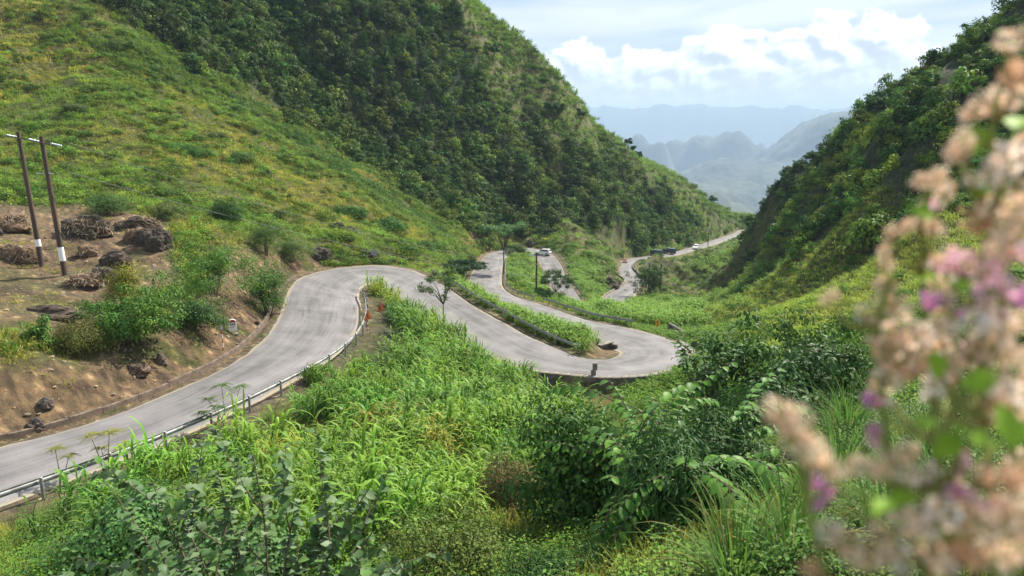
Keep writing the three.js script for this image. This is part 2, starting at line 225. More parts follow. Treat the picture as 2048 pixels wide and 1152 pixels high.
// metres inside an outline (below 0 outside)
function within(poly, x, z) {
  let d = 1e9, inside = false;
  for (let i = 0, j = poly.length - 1; i < poly.length; j = i++) {
    const [ax, az] = poly[j], [bx, bz] = poly[i];
    if ((az > z) !== (bz > z) && x < (bx - ax) * (z - az) / (bz - az) + ax) inside = !inside;
    const ex = bx - ax, ez = bz - az, t = clamp(((x - ax) * ex + (z - az) * ez) / (ex * ex + ez * ez), 0, 1); d = Math.min(d, (x - ax - ex * t) ** 2 + (z - az - ez * t) ** 2);
  }
  d = Math.sqrt(d); return inside ? d : -d;
}
function zonesAt(x, z) {
  const far = clamp(Math.hypot(x, z) / 120, 0.15, 1.6), wx = x + fbm(x * 0.12, z * 0.12, 4) * 9 * far, wz = z + fbm(x * 0.12 + 31, z * 0.12 + 7, 4) * 9 * far, o = {};
  for (const k in ZONES) o[k] = within(ZONES[k], k === 'field' || k === 'reeds' ? lerp(x, wx, 0.4) : wx, k === 'field' || k === 'reeds' ? lerp(z, wz, 0.4) : wz);
  return o;
}

// ---------------------------------------------------------------- the ground itself: soil, dry grass and litter under the plants
const soilTexture = (() => {
  const n = 1024, d = new Uint8Array(n * n * 4);
  for (let y = 0; y < n; y++) for (let x = 0; x < n; x++) {
    const f = tileFbm(x / n, y / n, 7, 6), g = noiseP(x / 2.6, y / 2.6, 394), peb = noiseP(x / 8, y / 8, 128), s = clamp(0.76 + f * 0.42 + g * 0.10 + (peb > 0.62 ? 0.16 : peb < -0.7 ? -0.16 : 0), 0.3, 1), o = (y * n + x) * 4;
    d[o] = 255 * s; d[o + 1] = 250 * s; d[o + 2] = 245 * s; d[o + 3] = 255;
  }
  const t = new THREE.DataTexture(d, n, n); t.wrapS = t.wrapT = THREE.RepeatWrapping; t.magFilter = THREE.LinearFilter; t.colorSpace = THREE.SRGBColorSpace; t.needsUpdate = true; return t;
})();
const scaled = (t, s) => { const c = t.clone(); c.repeat.set(s, s); c.needsUpdate = true; return c; };
const mixInto = (c, k, r, g, b) => { c[0] = lerp(c[0], r, k); c[1] = lerp(c[1], g, k); c[2] = lerp(c[2], b, k); };
function groundColor(x, y, z, info, c) {
  const Z = zonesAt(x, z), n1 = fbm(x * 0.3, z * 0.3, 4), n2 = fbm(x * 1.3 + 9, z * 1.3, 3), D = Math.hypot(x, z);
  c[0] = 0.12; c[1] = 0.145; c[2] = 0.032;                                          // grassy soil
  mixInto(c, smooth(0.0, 0.4, n1) * 0.6, 0.19, 0.165, 0.06);
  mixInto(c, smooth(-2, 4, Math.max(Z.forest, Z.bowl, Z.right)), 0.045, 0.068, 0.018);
  mixInto(c, smooth(-2, 2, Z.lush), 0.05, 0.10, 0.02);
  mixInto(c, smooth(-0.5, 1.5, Z.reeds), 0.060, 0.070, 0.026);
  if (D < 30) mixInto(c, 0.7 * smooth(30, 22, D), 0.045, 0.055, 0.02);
  const dirt = (k) => { mixInto(c, k, 0.29 + 0.06 * n2, 0.200 + 0.045 * n2, 0.110 + 0.028 * n2); };
  const f = smooth(-0.8, 2.0, Z.field); if (f > 0) { dirt(f); mixInto(c, f * smooth(0.02, 0.34, fbm(x * 0.16 + 5, z * 0.22, 4)) * 0.75, 0.15, 0.15, 0.05); mixInto(c, f * smooth(0.1, 0.3, fbm(x * 0.2, z * 0.2 + 50, 4)) * 0.6, 0.10, 0.065, 0.042); }
  mixInto(c, smooth(-1, 2, Z.dry), 0.24, 0.19, 0.09);
  const n = info.n && info.n.a;
  if (n) {
    const e = n.e + 0.7 * n1;
    if (n.t < 10.5 && n.side < 0) {
      const b = smooth(7.5, 3.5, e + 1.3 * n2); dirt(b); mixInto(c, b * smooth(0.05, 0.35, n2), 0.105, 0.068, 0.038); mixInto(c, b * smooth(0.12, 0.3, fbm(x * 0.5, z * 0.5 + 70, 3)), 0.11, 0.115, 0.03);
    }
    if (n.t > 28 && n.t < 31.5 && n.side < 0) dirt(smooth(8, 2, e) * 0.95);
    if (n.t > 18.6 && n.t < 22.3 && n.side < 0) dirt(smooth(3.4, 1.2, e));
    const v = smooth(n.t < 9 && n.side > 0 ? 2.6 : 1.7, 0.2, e); mixInto(c, v, 0.22 + 0.05 * n2, 0.175 + 0.04 * n2, 0.105);
    mixInto(c, v * smooth(0.1, 0.35, n1 + 0.5 * n2), 0.12, 0.13, 0.05);
  }
}
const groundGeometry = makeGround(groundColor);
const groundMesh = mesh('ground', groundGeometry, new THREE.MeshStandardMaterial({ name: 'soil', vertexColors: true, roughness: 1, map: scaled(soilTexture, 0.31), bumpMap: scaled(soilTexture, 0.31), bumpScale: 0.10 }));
tag(groundMesh, 'steep green mountain valley slopes around the winding road', null, null, 'structure');
// height of the built sheet (bilinear)
function at(x, z) {
  const d = clamp(-z, ROWS[0], ROWS[ROWS.length - 1] - 0.01); let lo = 0, hi = ROWS.length - 1; while (hi - lo > 1) { const m = (lo + hi) >> 1; if (ROWS[m] <= d) lo = m; else hi = m; }
  const v = (d - ROWS[lo]) / (ROWS[lo + 1] - ROWS[lo]), th = Math.atan(x / d) / 0.92, a = clamp((th + 1.0) / 1.98 * 470, 0, 469.99), i = Math.floor(a), u = a - i, P = groundGeometry.attributes.position.array, h = (r, k) => P[(r * 471 + k) * 3 + 1];
  return lerp(lerp(h(lo, i), h(lo, i + 1), u), lerp(h(lo + 1, i), h(lo + 1, i + 1), u), v);
}
// can a thing of that height standing here be seen from about the viewpoint?
function inView(x, z, tall = 3, margin = 3) {
  const d = -z; if (d < 2 || Math.abs(x) > d * 0.80 + 6) return false;
  const top = at(x, z) + tall + margin; 
  for (let k = 0.08; k < 0.97; k += 0.045) if (at(x * k, z * k) > top * k + 0.2 + (1 - k) * 2.5) return false;
  return true;
}

// ---------------------------------------------------------------- the road
const sample = (t) => { const f = clamp(t * 28, 0, ROAD.length - 1.001), i = Math.floor(f), u = f - i, a = ROAD[i], b = ROAD[i + 1]; return { l: a.l.clone().lerp(b.l, u), r: a.r.clone().lerp(b.r, u), c: a.c.clone().lerp(b.c, u), s: lerp(a.s, b.s, u), hw: lerp(a.hw, b.hw, u) }; };
// a point beside the road: metres out from the left (-1) or right (1) edge
function beside(t, side, out, up = 0) { const q = sample(t), e = side < 0 ? q.l : q.r, d = e.clone().sub(q.c).setY(0).normalize(); return V0(e.x + d.x * out, q.c.y + up, e.z + d.z * out); }
const V0 = (x, y, z) => new THREE.Vector3(x, y, z);
const asphalt = (() => {
  // u runs across the road, v along it (one repeat is 24 m): worn wheel tracks, patches, fine chips, drips
  const w = 512, h = 2048, d = new Uint8Array(w * h * 4), b = new Uint8Array(w * h * 4), R = rng(5);
  for (let y = 0; y < h; y++) for (let x = 0; x < w; x++) {
    const u = x / w, v = y / h * Math.PI * 2, cv = Math.cos(v), sv = Math.sin(v);
    const streak = fbm3(u * 34, cv * 1.1, sv * 1.1, 4), patch = fbm3(u * 3.2, cv * 2.2, sv * 2.2 + 7, 4), fine = hash2(x, y) - 0.5, grit = noise(x * 0.6, y * 0.6);
    const track = 0.5 * (Math.exp(-(((u - 0.25) / 0.09) ** 2)) + Math.exp(-(((u - 0.74) / 0.09) ** 2)));
    const edge = smooth(0.07, 0.0, Math.min(u, 1 - u) + 0.04 * patch);
    const mend = smooth(0.24, 0.30, tileFbm(u * 0.5, y / h, 3, 3)); let s = 0.132 - 0.014 * mend + 0.040 * streak + 0.075 * patch + 0.035 * track + 0.035 * fine + 0.02 * grit;
    const scuff = smooth(0.20, 0.42, fbm3(u * 60 + 9, cv * 0.8, sv * 0.8 + 3, 3)); s -= 0.03 * scuff;
    if (hash2(x >> 2, (y >> 2) + 999) > 0.9985) s += 0.12;
    const r = lerp(s * 1.03, 0.27 + 0.06 * patch, edge), g = lerp(s * 0.97, 0.225 + 0.05 * patch, edge), bl = lerp(s * 0.99, 0.155 + 0.04 * patch, edge), o = (y * w + x) * 4, G = (q) => 255 * Math.pow(clamp(q, 0, 1), 1 / 2.2);
    d[o] = G(r); d[o + 1] = G(g); d[o + 2] = G(bl); d[o + 3] = 255; b[o] = b[o + 1] = b[o + 2] = 128 + 90 * fine + 40 * grit; b[o + 3] = 255;
  }
  const T = (a, srgb) => { const t = new THREE.DataTexture(a, w, h); t.wrapS = THREE.ClampToEdgeWrapping; t.wrapT = THREE.RepeatWrapping; t.magFilter = THREE.LinearFilter; if (srgb) t.colorSpace = THREE.SRGBColorSpace; t.needsUpdate = true; return t; };
  return new THREE.MeshStandardMaterial({ name: 'worn asphalt', map: T(d, true), bumpMap: T(b), bumpScale: 0.012, roughness: 0.88, color: 0xffffff });
})();
{
  const across = 14, pos = [], uv = [], idx = [], n = ROAD.length;
  ROAD.forEach((q, i) => {
    for (let a = 0; a <= across; a++) {
      const k = a / across, ragged = a === 0 || a === across ? 0.22 * fbm(q.s * 0.7, a * 3.1, 3) : 0, kk = lerp(-0.012, 1.012, k) + (a === 0 ? -1 : 1) * ragged / (q.hw * 2);
      pos.push(lerp(q.l.x, q.r.x, kk), q.c.y + 0.05 * (1 - (2 * k - 1) ** 2) - (a === 0 || a === across ? 0.10 : 0.012), lerp(q.l.z, q.r.z, kk)); uv.push(k, q.s / 24);
    }
    if (i) for (let a = 0; a < across; a++) { const p = (i - 1) * (across + 1) + a, r = i * (across + 1) + a; idx.push(p, p + 1, r, p + 1, r + 1, r); }
  });
  const g = new THREE.BufferGeometry(); g.setAttribute('position', new THREE.Float32BufferAttribute(pos, 3)); g.setAttribute('uv', new THREE.Float32BufferAttribute(uv, 2)); g.setIndex(idx); g.computeVertexNormals();
  tag(mesh('road', g, asphalt), 'pale worn asphalt road winding down the valley in hairpins', null, null, 'structure');
}
// a profile ([out, up] points) swept along points
function sweep(pts, profile, closed = true, ends = true) {
  const pos = [], idx = [], uv = [], n = profile.length, T = V0(0, 0, 0); let s = 0;
  pts.forEach((p, i) => {
    T.subVectors(pts[Math.min(i + 1, pts.length - 1)], pts[Math.max(i - 1, 0)]).setY(0).normalize(); const ox = -T.z, oz = T.x; if (i) s += p.distanceTo(pts[i - 1]); let q = 0;
    profile.forEach(([o, u], k) => { if (k) q += Math.hypot(o - profile[k - 1][0], u - profile[k - 1][1]); pos.push(p.x + ox * o, p.y + u, p.z + oz * o); uv.push(s, q); });
    if (i) for (let k = 0; k < (closed ? n : n - 1); k++) { const a = (i - 1) * n + k, b = (i - 1) * n + (k + 1) % n, c = i * n + k, d = i * n + (k + 1) % n; idx.push(a, b, d, a, d, c); }
  });
  if (closed && ends) { const f = THREE.ShapeUtils.triangulateShape(profile.map(([a, b]) => new THREE.Vector2(a, b)), []), o = (pts.length - 1) * n; for (const [a, b, c] of f) { idx.push(a, c, b); idx.push(o + a, o + b, o + c); } }
  let g = new THREE.BufferGeometry(); g.setAttribute('position', new THREE.Float32BufferAttribute(pos, 3)); g.setAttribute('uv', new THREE.Float32BufferAttribute(uv, 2)); g.setIndex(idx); g = g.toNonIndexed(); g.computeVertexNormals(); return g;
}
const grime = (base, lo, seed, size = 512) => {
  const d = new Uint8Array(size * size * 4);
  for (let y = 0; y < size; y++) for (let x = 0; x < size; x++) { const f = tileFbm(x / size + seed * 0.37, y / size, 4, 6), k = clamp(0.5 + f * 1.1 + 0.12 * noise(x * 0.4, y * 0.4), 0, 1), o = (y * size + x) * 4; for (let c = 0; c < 3; c++) d[o + c] = 255 * Math.pow(lerp(lo[c], base[c], k), 1 / 2.2); d[o + 3] = 255; }
  const t = new THREE.DataTexture(d, size, size); t.wrapS = t.wrapT = THREE.RepeatWrapping; t.magFilter = THREE.LinearFilter; t.colorSpace = THREE.SRGBColorSpace; t.needsUpdate = true; return t;
};
const concreteT = grime([0.30, 0.27, 0.23], [0.10, 0.085, 0.07], 1), stoneT = grime([0.17, 0.15, 0.13], [0.045, 0.04, 0.035], 2), steelT = grime([0.40, 0.41, 0.41], [0.22, 0.225, 0.22], 3), woodT = grime([0.095, 0.06, 0.042], [0.035, 0.024, 0.018], 4);
const concrete = new THREE.MeshStandardMaterial({ name: 'weathered concrete', map: scaled(concreteT, 0.5), bumpMap: scaled(concreteT, 0.5), bumpScale: 0.01, roughness: 0.95, side: THREE.DoubleSide });
const darkStone = new THREE.MeshStandardMaterial({ name: 'dark mossy stone', map: scaled(stoneT, 0.6), bumpMap: scaled(stoneT, 0.6), bumpScale: 0.03, roughness: 1, side: THREE.DoubleSide });
const steel = new THREE.MeshStandardMaterial({ name: 'galvanised steel', map: scaled(steelT, 0.6), metalness: 0.4, roughness: 0.42, side: THREE.DoubleSide });
const kerbM = new THREE.MeshStandardMaterial({ name: 'earth stained concrete', map: scaled(grime([0.17, 0.125, 0.095], [0.07, 0.048, 0.036], 6, 256), 0.7), roughness: 1, side: THREE.DoubleSide });
const along = (t0, t1, n, side, out, up = 0) => Array.from({ length: n + 1 }, (_, i) => beside(lerp(t0, t1, i / n), side, out, up));
// steel W-beam guardrail on posts
const BEAM = [[0.02, -0.155], [0.055, -0.12], [0.055, -0.07], [-0.025, -0.03], [-0.025, 0.03], [0.055, 0.07], [0.055, 0.12], [0.02, 0.155], [0.008, 0.15], [0.04, 0.115], [0.04, 0.075], [-0.04, 0.035], [-0.04, -0.035], [0.04, -0.075], [0.04, -0.115], [0.008, -0.15]];
function guardrail(label, pts, spacing, face, height = 0.72, first = 0.6) {
  const g = thing('guardrail', pts[0].x, pts[0].y, pts[0].z, 0, label, 'guardrail', 'steel guardrails along the road');
  const local = pts.map((p) => p.clone().sub(g.position)), curve = new THREE.CatmullRomCurve3(local, false, 'centripetal'), len = curve.getLength(), seg = 4;
  const k = Math.max(1, Math.round(len / seg));
  for (let i = 0; i < k; i++) { const a = i / k, b = Math.min(1, (i + 1) / k + 0.25 / len), m = 5, P = []; for (let j = 0; j <= m; j++) { const p = curve.getPointAt(lerp(a, b, j / m)); p.y += height + (i % 2) * 0.0; P.push(p); } const o = (i % 2) * 0.012 * face; mesh('beam', sweep(P, BEAM.map(([x, y]) => [x * face + o, y])), steel, g); }
  const postG = new THREE.CylinderGeometry(0.075, 0.075, height + 0.62, 10); postG.translate(0, (height + 0.22) / 2 - 0.2, 0); const capG = new THREE.CylinderGeometry(0.05, 0.08, 0.03, 10);
  for (let s = first; s < len; s += spacing) {
    const u = s / len, p = curve.getPointAt(u), d = curve.getTangentAt(u).setY(0).normalize(), q = p.clone().add(V0(-d.z, 0, d.x).multiplyScalar(-0.13 * face));
    const post = mesh('post', postG, steel, g); post.position.copy(q); post.rotation.set((hash2(s * 10 | 0, 3) - 0.5) * 0.05, 0, (hash2(s * 10 | 0, 4) - 0.5) * 0.05); const cap = mesh('cap', capG, steel, post); cap.position.y = height + 0.22;
  }
  return g;
}
guardrail('long steel guardrail on round posts curving along the near outer road edge', along(0, 8.15, 60, 1, 0.75, 0), 3.1, -1);
guardrail('straight steel guardrail on the bank edge between first bend and second hairpin', along(12.6, 17.9, 40, -1, 0.95, 0), 3.0, 1);
guardrail('short steel guardrail before the bright cane grass on the far roadside', along(23.1, 26.0, 20, 1, 0.8, 0), 3.4, -1, 0.72);
guardrail('thin pale guardrail bending left beside the climbing third road leg', along(26.4, 30.2, 30, 1, 0.9, 0), 4, -1, 0.62);
guardrail('curved pale guardrail on the outer edge of the distant hairpin', along(33.3, 37.6, 40, -1, 0.7, 0), 4.5, 1, 0.7);
// low concrete lip along the hillside ditch
{
  const g = thing('ditch_kerb', 0, 0, 0, 0, 'brown concrete ditch kerb following the hillside edge of the near road', 'kerb');
  for (let i = 0; i < 26; i++) { const a = 0.05 + i * 0.31, b = a + 0.306; if (b > 8.4) break; const h = 0.08 + 0.10 * hash2(i, 7); mesh('kerb_stone', sweep(along(a, b, 6, -1, 1.55, -0.05), [[-0.11, -0.35], [-0.11, h - 0.02], [-0.09, h], [0.09, h], [0.11, h - 0.02], [0.11, -0.35]]), kerbM, g); }
}
// retaining wall under the second hairpin, with a low coping
{
  const g = thing('retaining_wall', 0, 0, 0, 0, 'dark stone retaining wall holding up the second hairpin', 'retaining wall');
  mesh('wall', sweep(along(16.3, 22.0, 60, 1, 0.42, 0), [[-0.22, -3.6], [-0.22, -0.02], [0.22, -0.02], [0.42, -3.6]]), darkStone, g);
  for (let i = 0; i < 19; i++) { const a = 16.3 + i * 0.3; mesh('coping_stone', sweep(along(a, a + 0.295, 5, 1, 0.42, 0), [[-0.27, -0.017], [-0.27, 0.10], [-0.24, 0.13], [0.24, 0.13], [0.27, 0.10], [0.27, -0.017]]), concrete, g); }
}
{
  const g = thing('parapet_wall', 0, 0, 0, 0, 'dark stone parapet wall at the outside of the second hairpin', 'parapet wall');
  const P = [[20.2, 0, -86.6], [21.0, 0, -82.5], [21.6, 0, -78], [22.0, 0, -73.5]].map(([x, y, z]) => V0(x, -23.3, z)), c = new THREE.CatmullRomCurve3(P);
  for (let i = 0; i < 7; i++) { const L = []; for (let j = 0; j <= 4; j++) L.push(c.getPoint((i + j / 4 * 0.985) / 7)); mesh('wall_block', sweep(L, [[-0.25, -1.8], [-0.25, 1.5], [-0.2, 1.56], [0.2, 1.56], [0.25, 1.5], [0.25, -1.8]]), darkStone, g); }
}

// ---------------------------------------------------------------- building leaves, blades and stems
class Growth {
  constructor() { this.p = []; this.c = []; this.i = []; }
  v(x, y, z, c) { this.p.push(x, y, z); this.c.push(c[0], c[1], c[2]); return this.p.length / 3 - 1; }
  // a leaf of four points, folded along its middle
  leaf(x, y, z, d, n, L, W, c) {
    const sx = d.y * n.z - d.z * n.y, sy = d.z * n.x - d.x * n.z, sz = d.x * n.y - d.y * n.x, h = L * 0.5, w = W * 0.5, f = W * 0.16, m = 0.45;
    const a = this.v(x, y, z, c), b = this.v(x + d.x * L * m + sx * w + n.x * f, y + d.y * L * m + sy * w + n.y * f, z + d.z * L * m + sz * w + n.z * f, c), e = this.v(x + d.x * L * m - sx * w + n.x * f, y + d.y * L * m - sy * w + n.y * f, z + d.z * L * m - sz * w + n.z * f, c), t = this.v(x + d.x * L - n.x * f * 0.6, y + d.y * L - n.y * f * 0.6, z + d.z * L - n.z * f * 0.6, c);
    this.i.push(a, b, t, a, t, e);
  }
  // a leaf with a shaped edge, a midrib fold and a drooping tip; shape lists half widths at its stations
  fullLeaf(x, y, z, d, n, L, W, c, shape = [0.62, 1, 0.72], droop = 0.25) {
    const sx = d.y * n.z - d.z * n.y, sy = d.z * n.x - d.x * n.z, sz = d.x * n.y - d.y * n.x, k = shape.length + 1; let A = this.v(x, y, z, c), prev = null;
    for (let j = 1; j <= k; j++) {
      const t = j / k, q = -droop * L * t * t, px = x + d.x * L * t + n.x * q, py = y + d.y * L * t + n.y * q, pz = z + d.z * L * t + n.z * q;
      if (j === k) { const T = this.v(px, py, pz, c); this.i.push(prev[0], T, prev[1], prev[1], T, prev[2]); break; }
      const w = shape[j - 1] * W * 0.5, f = w * 0.3, l = this.v(px + sx * w + n.x * f, py + sy * w + n.y * f, pz + sz * w + n.z * f, c), m = this.v(px, py, pz, c), r = this.v(px - sx * w + n.x * f, py - sy * w + n.y * f, pz - sz * w + n.z * f, c);
      if (!prev) this.i.push(A, l, m, A, m, r); else this.i.push(prev[0], l, m, prev[0], m, prev[1], prev[1], m, r, prev[1], r, prev[2]);
      prev = [l, m, r];
    }
  }
  // a grass blade that arches over
  blade(x, y, z, d, L, W, bend, k, c, tip = c) {
    let dx = d.x, dy = d.y, dz = d.z; const hl = Math.hypot(dx, dz) || 1, sx = -dz / hl, sz = dx / hl; let a = null;
    for (let j = 0; j <= k; j++) {
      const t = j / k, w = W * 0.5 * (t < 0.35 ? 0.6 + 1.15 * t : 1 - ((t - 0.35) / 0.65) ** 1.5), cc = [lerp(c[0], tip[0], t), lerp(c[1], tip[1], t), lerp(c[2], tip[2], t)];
      if (j === k) { const e = this.v(x, y, z, cc); this.i.push(a[0], a[1], e); break; }
      const l = this.v(x + sx * w, y, z + sz * w, cc), r = this.v(x - sx * w, y, z - sz * w, cc);
      if (a) this.i.push(a[0], a[1], r, a[0], r, l);
      a = [l, r]; const s = L / k; x += dx * s; y += dy * s; z += dz * s; dy -= bend / k; const q = Math.hypot(dx, dy, dz); dx /= q; dy /= q; dz /= q;
    }
  }
  tube(pts, r0, r1, c, n = 5) {
    let prev = null; const S = new THREE.Vector3(), T = new THREE.Vector3(), U = new THREE.Vector3();
    for (let j = 0; j < pts.length; j++) {
      T.subVectors(pts[Math.min(j + 1, pts.length - 1)], pts[Math.max(j - 1, 0)]).normalize(); S.set(Math.abs(T.y) > 0.9 ? 1 : 0, Math.abs(T.y) > 0.9 ? 0 : 1, 0).cross(T).normalize(); U.crossVectors(T, S);
      const r = lerp(r0, r1, j / (pts.length - 1)), ring = [];
      for (let a = 0; a < n; a++) { const q = a / n * Math.PI * 2, u = Math.cos(q) * r, w = Math.sin(q) * r; ring.push(this.v(pts[j].x + S.x * u + U.x * w, pts[j].y + S.y * u + U.y * w, pts[j].z + S.z * u + U.z * w, c)); }
      if (prev) for (let a = 0; a < n; a++) { const b = (a + 1) % n; this.i.push(prev[a], prev[b], ring[b], prev[a], ring[b], ring[a]); }
      prev = ring;
    }
  }
  geometry() {
    const g = new THREE.BufferGeometry(); g.setAttribute('position', new THREE.Float32BufferAttribute(this.p, 3)); g.setAttribute('color', new THREE.Float32BufferAttribute(this.c, 3)); g.setIndex(this.i); g.computeVertexNormals(); return g;
  }
}
const V = (x, y, z) => new THREE.Vector3(x, y, z);
const leafMaterial = (name, through = 0.4, gloss = 0) => new THREE.MeshPhysicalMaterial({ name, color: 0xffffff, vertexColors: true, roughness: 0.95, transmission: through, thickness: 0, ior: 1.35, side: THREE.DoubleSide, specularIntensity: 0.35, clearcoat: gloss, clearcoatRoughness: 0.42 });
const M = {
  grass: leafMaterial('grass blades', 0.45), cane: leafMaterial('cane leaves', 0.42, 0.3), leaf: leafMaterial('leaves', 0.28, 0.12), glossy: leafMaterial('glossy leaves', 0.32, 0.22),
  bark: new THREE.MeshStandardMaterial({ name: 'bark', vertexColors: true, roughness: 0.95 }),
};
const hue = (R, c, s) => { const b = 1 + (R() - 0.5) * s, w = (R() - 0.5) * s * 0.5; return [c[0] * b * (1 + w), c[1] * b, c[2] * b * (1 - w)]; };
const randomDir = (R, up = 0) => { const v = V(gauss(R), gauss(R) + up, gauss(R)); return v.normalize(); };
const perp = (R, d) => { const v = V(R() - 0.5, R() - 0.5, R() - 0.5).cross(d); return v.normalize(); };

// grass tuft of thin blades
function tuft(seed, { n = 16, h = 0.6, w = 0.03, spread = 0.35, bend = 1.3, c, tip, k = 3, lean = 0.55 }) {
  const R = rng(seed), G = new Growth();
  for (let i = 0; i < n; i++) { const a = R() * 6.283, r = spread * Math.sqrt(R()), q = 0.1 + lean * R(), b = a + (R() - 0.5) * 2; G.blade(Math.cos(a) * r, -0.05, Math.sin(a) * r, V(Math.cos(b) * q, 1, Math.sin(b) * q).normalize(), h * (0.55 + 0.6 * R()), w * (0.7 + 0.6 * R()), bend * (0.4 + R()), k, hue(R, c, 0.4), hue(R, tip, 0.4)); }
  return G.geometry();
}
// tall cane grass: a fountain of arching leaves off upright canes
function cane(seed, { canes = 13, h = 1.7, L = 1.15, w = 0.06, spread = 0.6, c, tip, k = 5 }) {
  const R = rng(seed), G = new Growth();
  for (let i = 0; i < canes; i++) {
    const a = R() * 6.283, rr = Math.sqrt(R()), r = spread * rr, H = h * (1 - 0.35 * rr) * (0.75 + 0.4 * R()), lx = Math.cos(a) * 0.42 * rr + (R() - 0.5) * 0.12, lz = Math.sin(a) * 0.42 * rr + (R() - 0.5) * 0.12, m = 7 + Math.floor(R() * 3), x0 = Math.cos(a) * r * 0.7, z0 = Math.sin(a) * r * 0.7, b0 = R() * 6.283;
    for (let j = 0; j < m; j++) {
      const t = 0.18 + 0.82 * j / (m - 1), b = b0 + j * 2.4 + R(), q = lerp(0.95, 0.25, t) * (0.6 + 0.7 * R()), k1 = hue(R, c, 0.5), k2 = hue(R, tip, 0.5);
      G.blade(x0 + lx * H * t, H * t - 0.1, z0 + lz * H * t, V(Math.cos(b) * q + lx * 0.6, 1, Math.sin(b) * q + lz * 0.6).normalize(), L * (0.6 + 0.6 * R()), w * (0.75 + 0.7 * R()), 1.9 + 2.4 * R(), k, k1, k2);
    }
    G.tube([V(x0, -0.2, z0), V(x0 + lx * H * 0.9, H * 0.9, z0 + lz * H * 0.9)], 0.012, 0.008, hue(R, c, 0.3), 3);
  }
  return G.geometry();
}
// crown of a bush or tree: leaves on lumps over a dome
function crown(seed, { rx = 1, ry = 0.8, lumps = 22, per = 34, lr = 0.38, L = 0.16, W = 0.09, c, vary = 0.6, inner = 0.25, droop = 0, flat = 0, skirt = -0.35, ragged = 0.35 }) {
  const R = rng(seed), G = new Growth(), d = V(0, 0, 0), n = V(0, 0, 0);
  for (let i = 0; i < lumps; i++) {
    const u = V(gauss(R), gauss(R) * (1 - flat), gauss(R)).normalize(); if (u.y < skirt) u.y = -u.y; const q = (1 - inner * R() * 1.6) * (1 + ragged * 2.2 * fbm3(u.x * 1.3 + seed % 97, u.y * 1.3, u.z * 1.3, 2)) * (R() < 0.08 ? 1.25 : 1);
    const cx = u.x * rx * q, cy = u.y * ry * q + ry * 0.55, cz = u.z * rx * q, lc = hue(R, c, vary), s = lr * (0.65 + 0.7 * R());
    for (let j = 0; j < per; j++) {
      const o = randomDir(R, 0.25), k = s * (0.45 + 0.6 * R()), x = cx + o.x * k, y = cy + o.y * k * (0.75 - flat * 0.4), z = cz + o.z * k;
      n.set(o.x * 1.0 + u.x * 0.6 + (R() - 0.5) * 0.7, o.y * 0.9 + 0.45 + (R() - 0.5) * 0.5, o.z * 1.0 + u.z * 0.6 + (R() - 0.5) * 0.7).normalize();
      d.set(o.x + (R() - 0.5), o.y * 0.3 - droop + (R() - 0.5) * 0.6, o.z + (R() - 0.5)); d.addScaledVector(n, -d.dot(n)).normalize();
      const f = 0.7 + 0.6 * R(); G.leaf(x, y, z, d, n, L * f, W * f, hue(R, lc, 0.3));
    }
  }
  return G.geometry();
}
// leafy weed: short stems with leaves up them
function weed(seed, { stems = 6, h = 0.4, L = 0.09, W = 0.05, c, spread = 0.3, per = 7 }) {
  const R = rng(seed), G = new Growth();
  for (let i = 0; i < stems; i++) {
    const a = R() * 6.283, r = spread * Math.sqrt(R()), H = h * (0.5 + 0.7 * R()), x0 = Math.cos(a) * r, z0 = Math.sin(a) * r, lx = (R() - 0.5) * 0.6, lz = (R() - 0.5) * 0.6;
    G.tube([V(x0, -0.1, z0), V(x0 + lx * H, H, z0 + lz * H)], 0.006, 0.003, [c[0] * 0.9, c[1] * 0.7, c[2] * 0.8], 3);
    for (let j = 0; j < per; j++) { const t = 0.25 + 0.75 * j / (per - 1), b = j * 2.4 + a, n = V(Math.cos(b) * -0.3 + (R() - 0.5) * 0.4, 1, Math.sin(b) * -0.3 + (R() - 0.5) * 0.4).normalize(), d = V(Math.cos(b), 0.25 - R() * 0.5, Math.sin(b)); d.addScaledVector(n, -d.dot(n)).normalize(); const f = 0.7 + 0.6 * R(); G.leaf(x0 + lx * H * t, H * t, z0 + lz * H * t, d, n, L * f, W * f, hue(R, c, 0.5)); }
  }
  return G.geometry();
}
// sow copies of a few shapes: each shape is one mass of plants
const masses = [];
function mass(name, label, shapes, material) { const m = { name, label, shapes, material, at: shapes.map(() => []) }; masses.push(m); return m; }
const dummy = new THREE.Object3D(), tint = new THREE.Color();
function plant(m, R, x, z, s, { sy = 1, c = [1, 1, 1], vary = 0.35, sink = 0, tilt = 0.12, y } = {}) {
  dummy.position.set(x, (y ?? at(x, z)) - sink, z); dummy.rotation.set((R() - 0.5) * 2 * tilt, R() * 6.283, (R() - 0.5) * 2 * tilt, 'YXZ'); dummy.scale.set(s, s * sy, s); dummy.updateMatrix();
  m.at[Math.floor(R() * m.shapes.length)].push([dummy.matrix.clone(), hue(R, c, vary)]);
}
function growMasses() {
  for (const m of masses) m.shapes.forEach((g, i) => {
    const L = m.at[i]; if (!L.length) return; const o = new THREE.InstancedMesh(g, m.material, L.length);
    L.forEach(([M4, c], k) => { o.setMatrixAt(k, M4); o.setColorAt(k, tint.setRGB(c[0], c[1], c[2])); });
    o.name = numbered(m.name); scene.add(o); tag(o, m.label, null, null, 'stuff');
  });
}
// jittered grid over the visible ground
function sow(seed, x0, x1, z0, z1, step, each) { const R = rng(seed); for (let x = x0; x < x1; x += step) for (let z = z0; z < z1; z += step) { const px = x + (R() - 0.5) * step * 1.1, pz = z + (R() - 0.5) * step * 1.1; if (Math.abs(px) < -pz * 0.80 + 5 && pz < -2) each(px, pz, R); } }

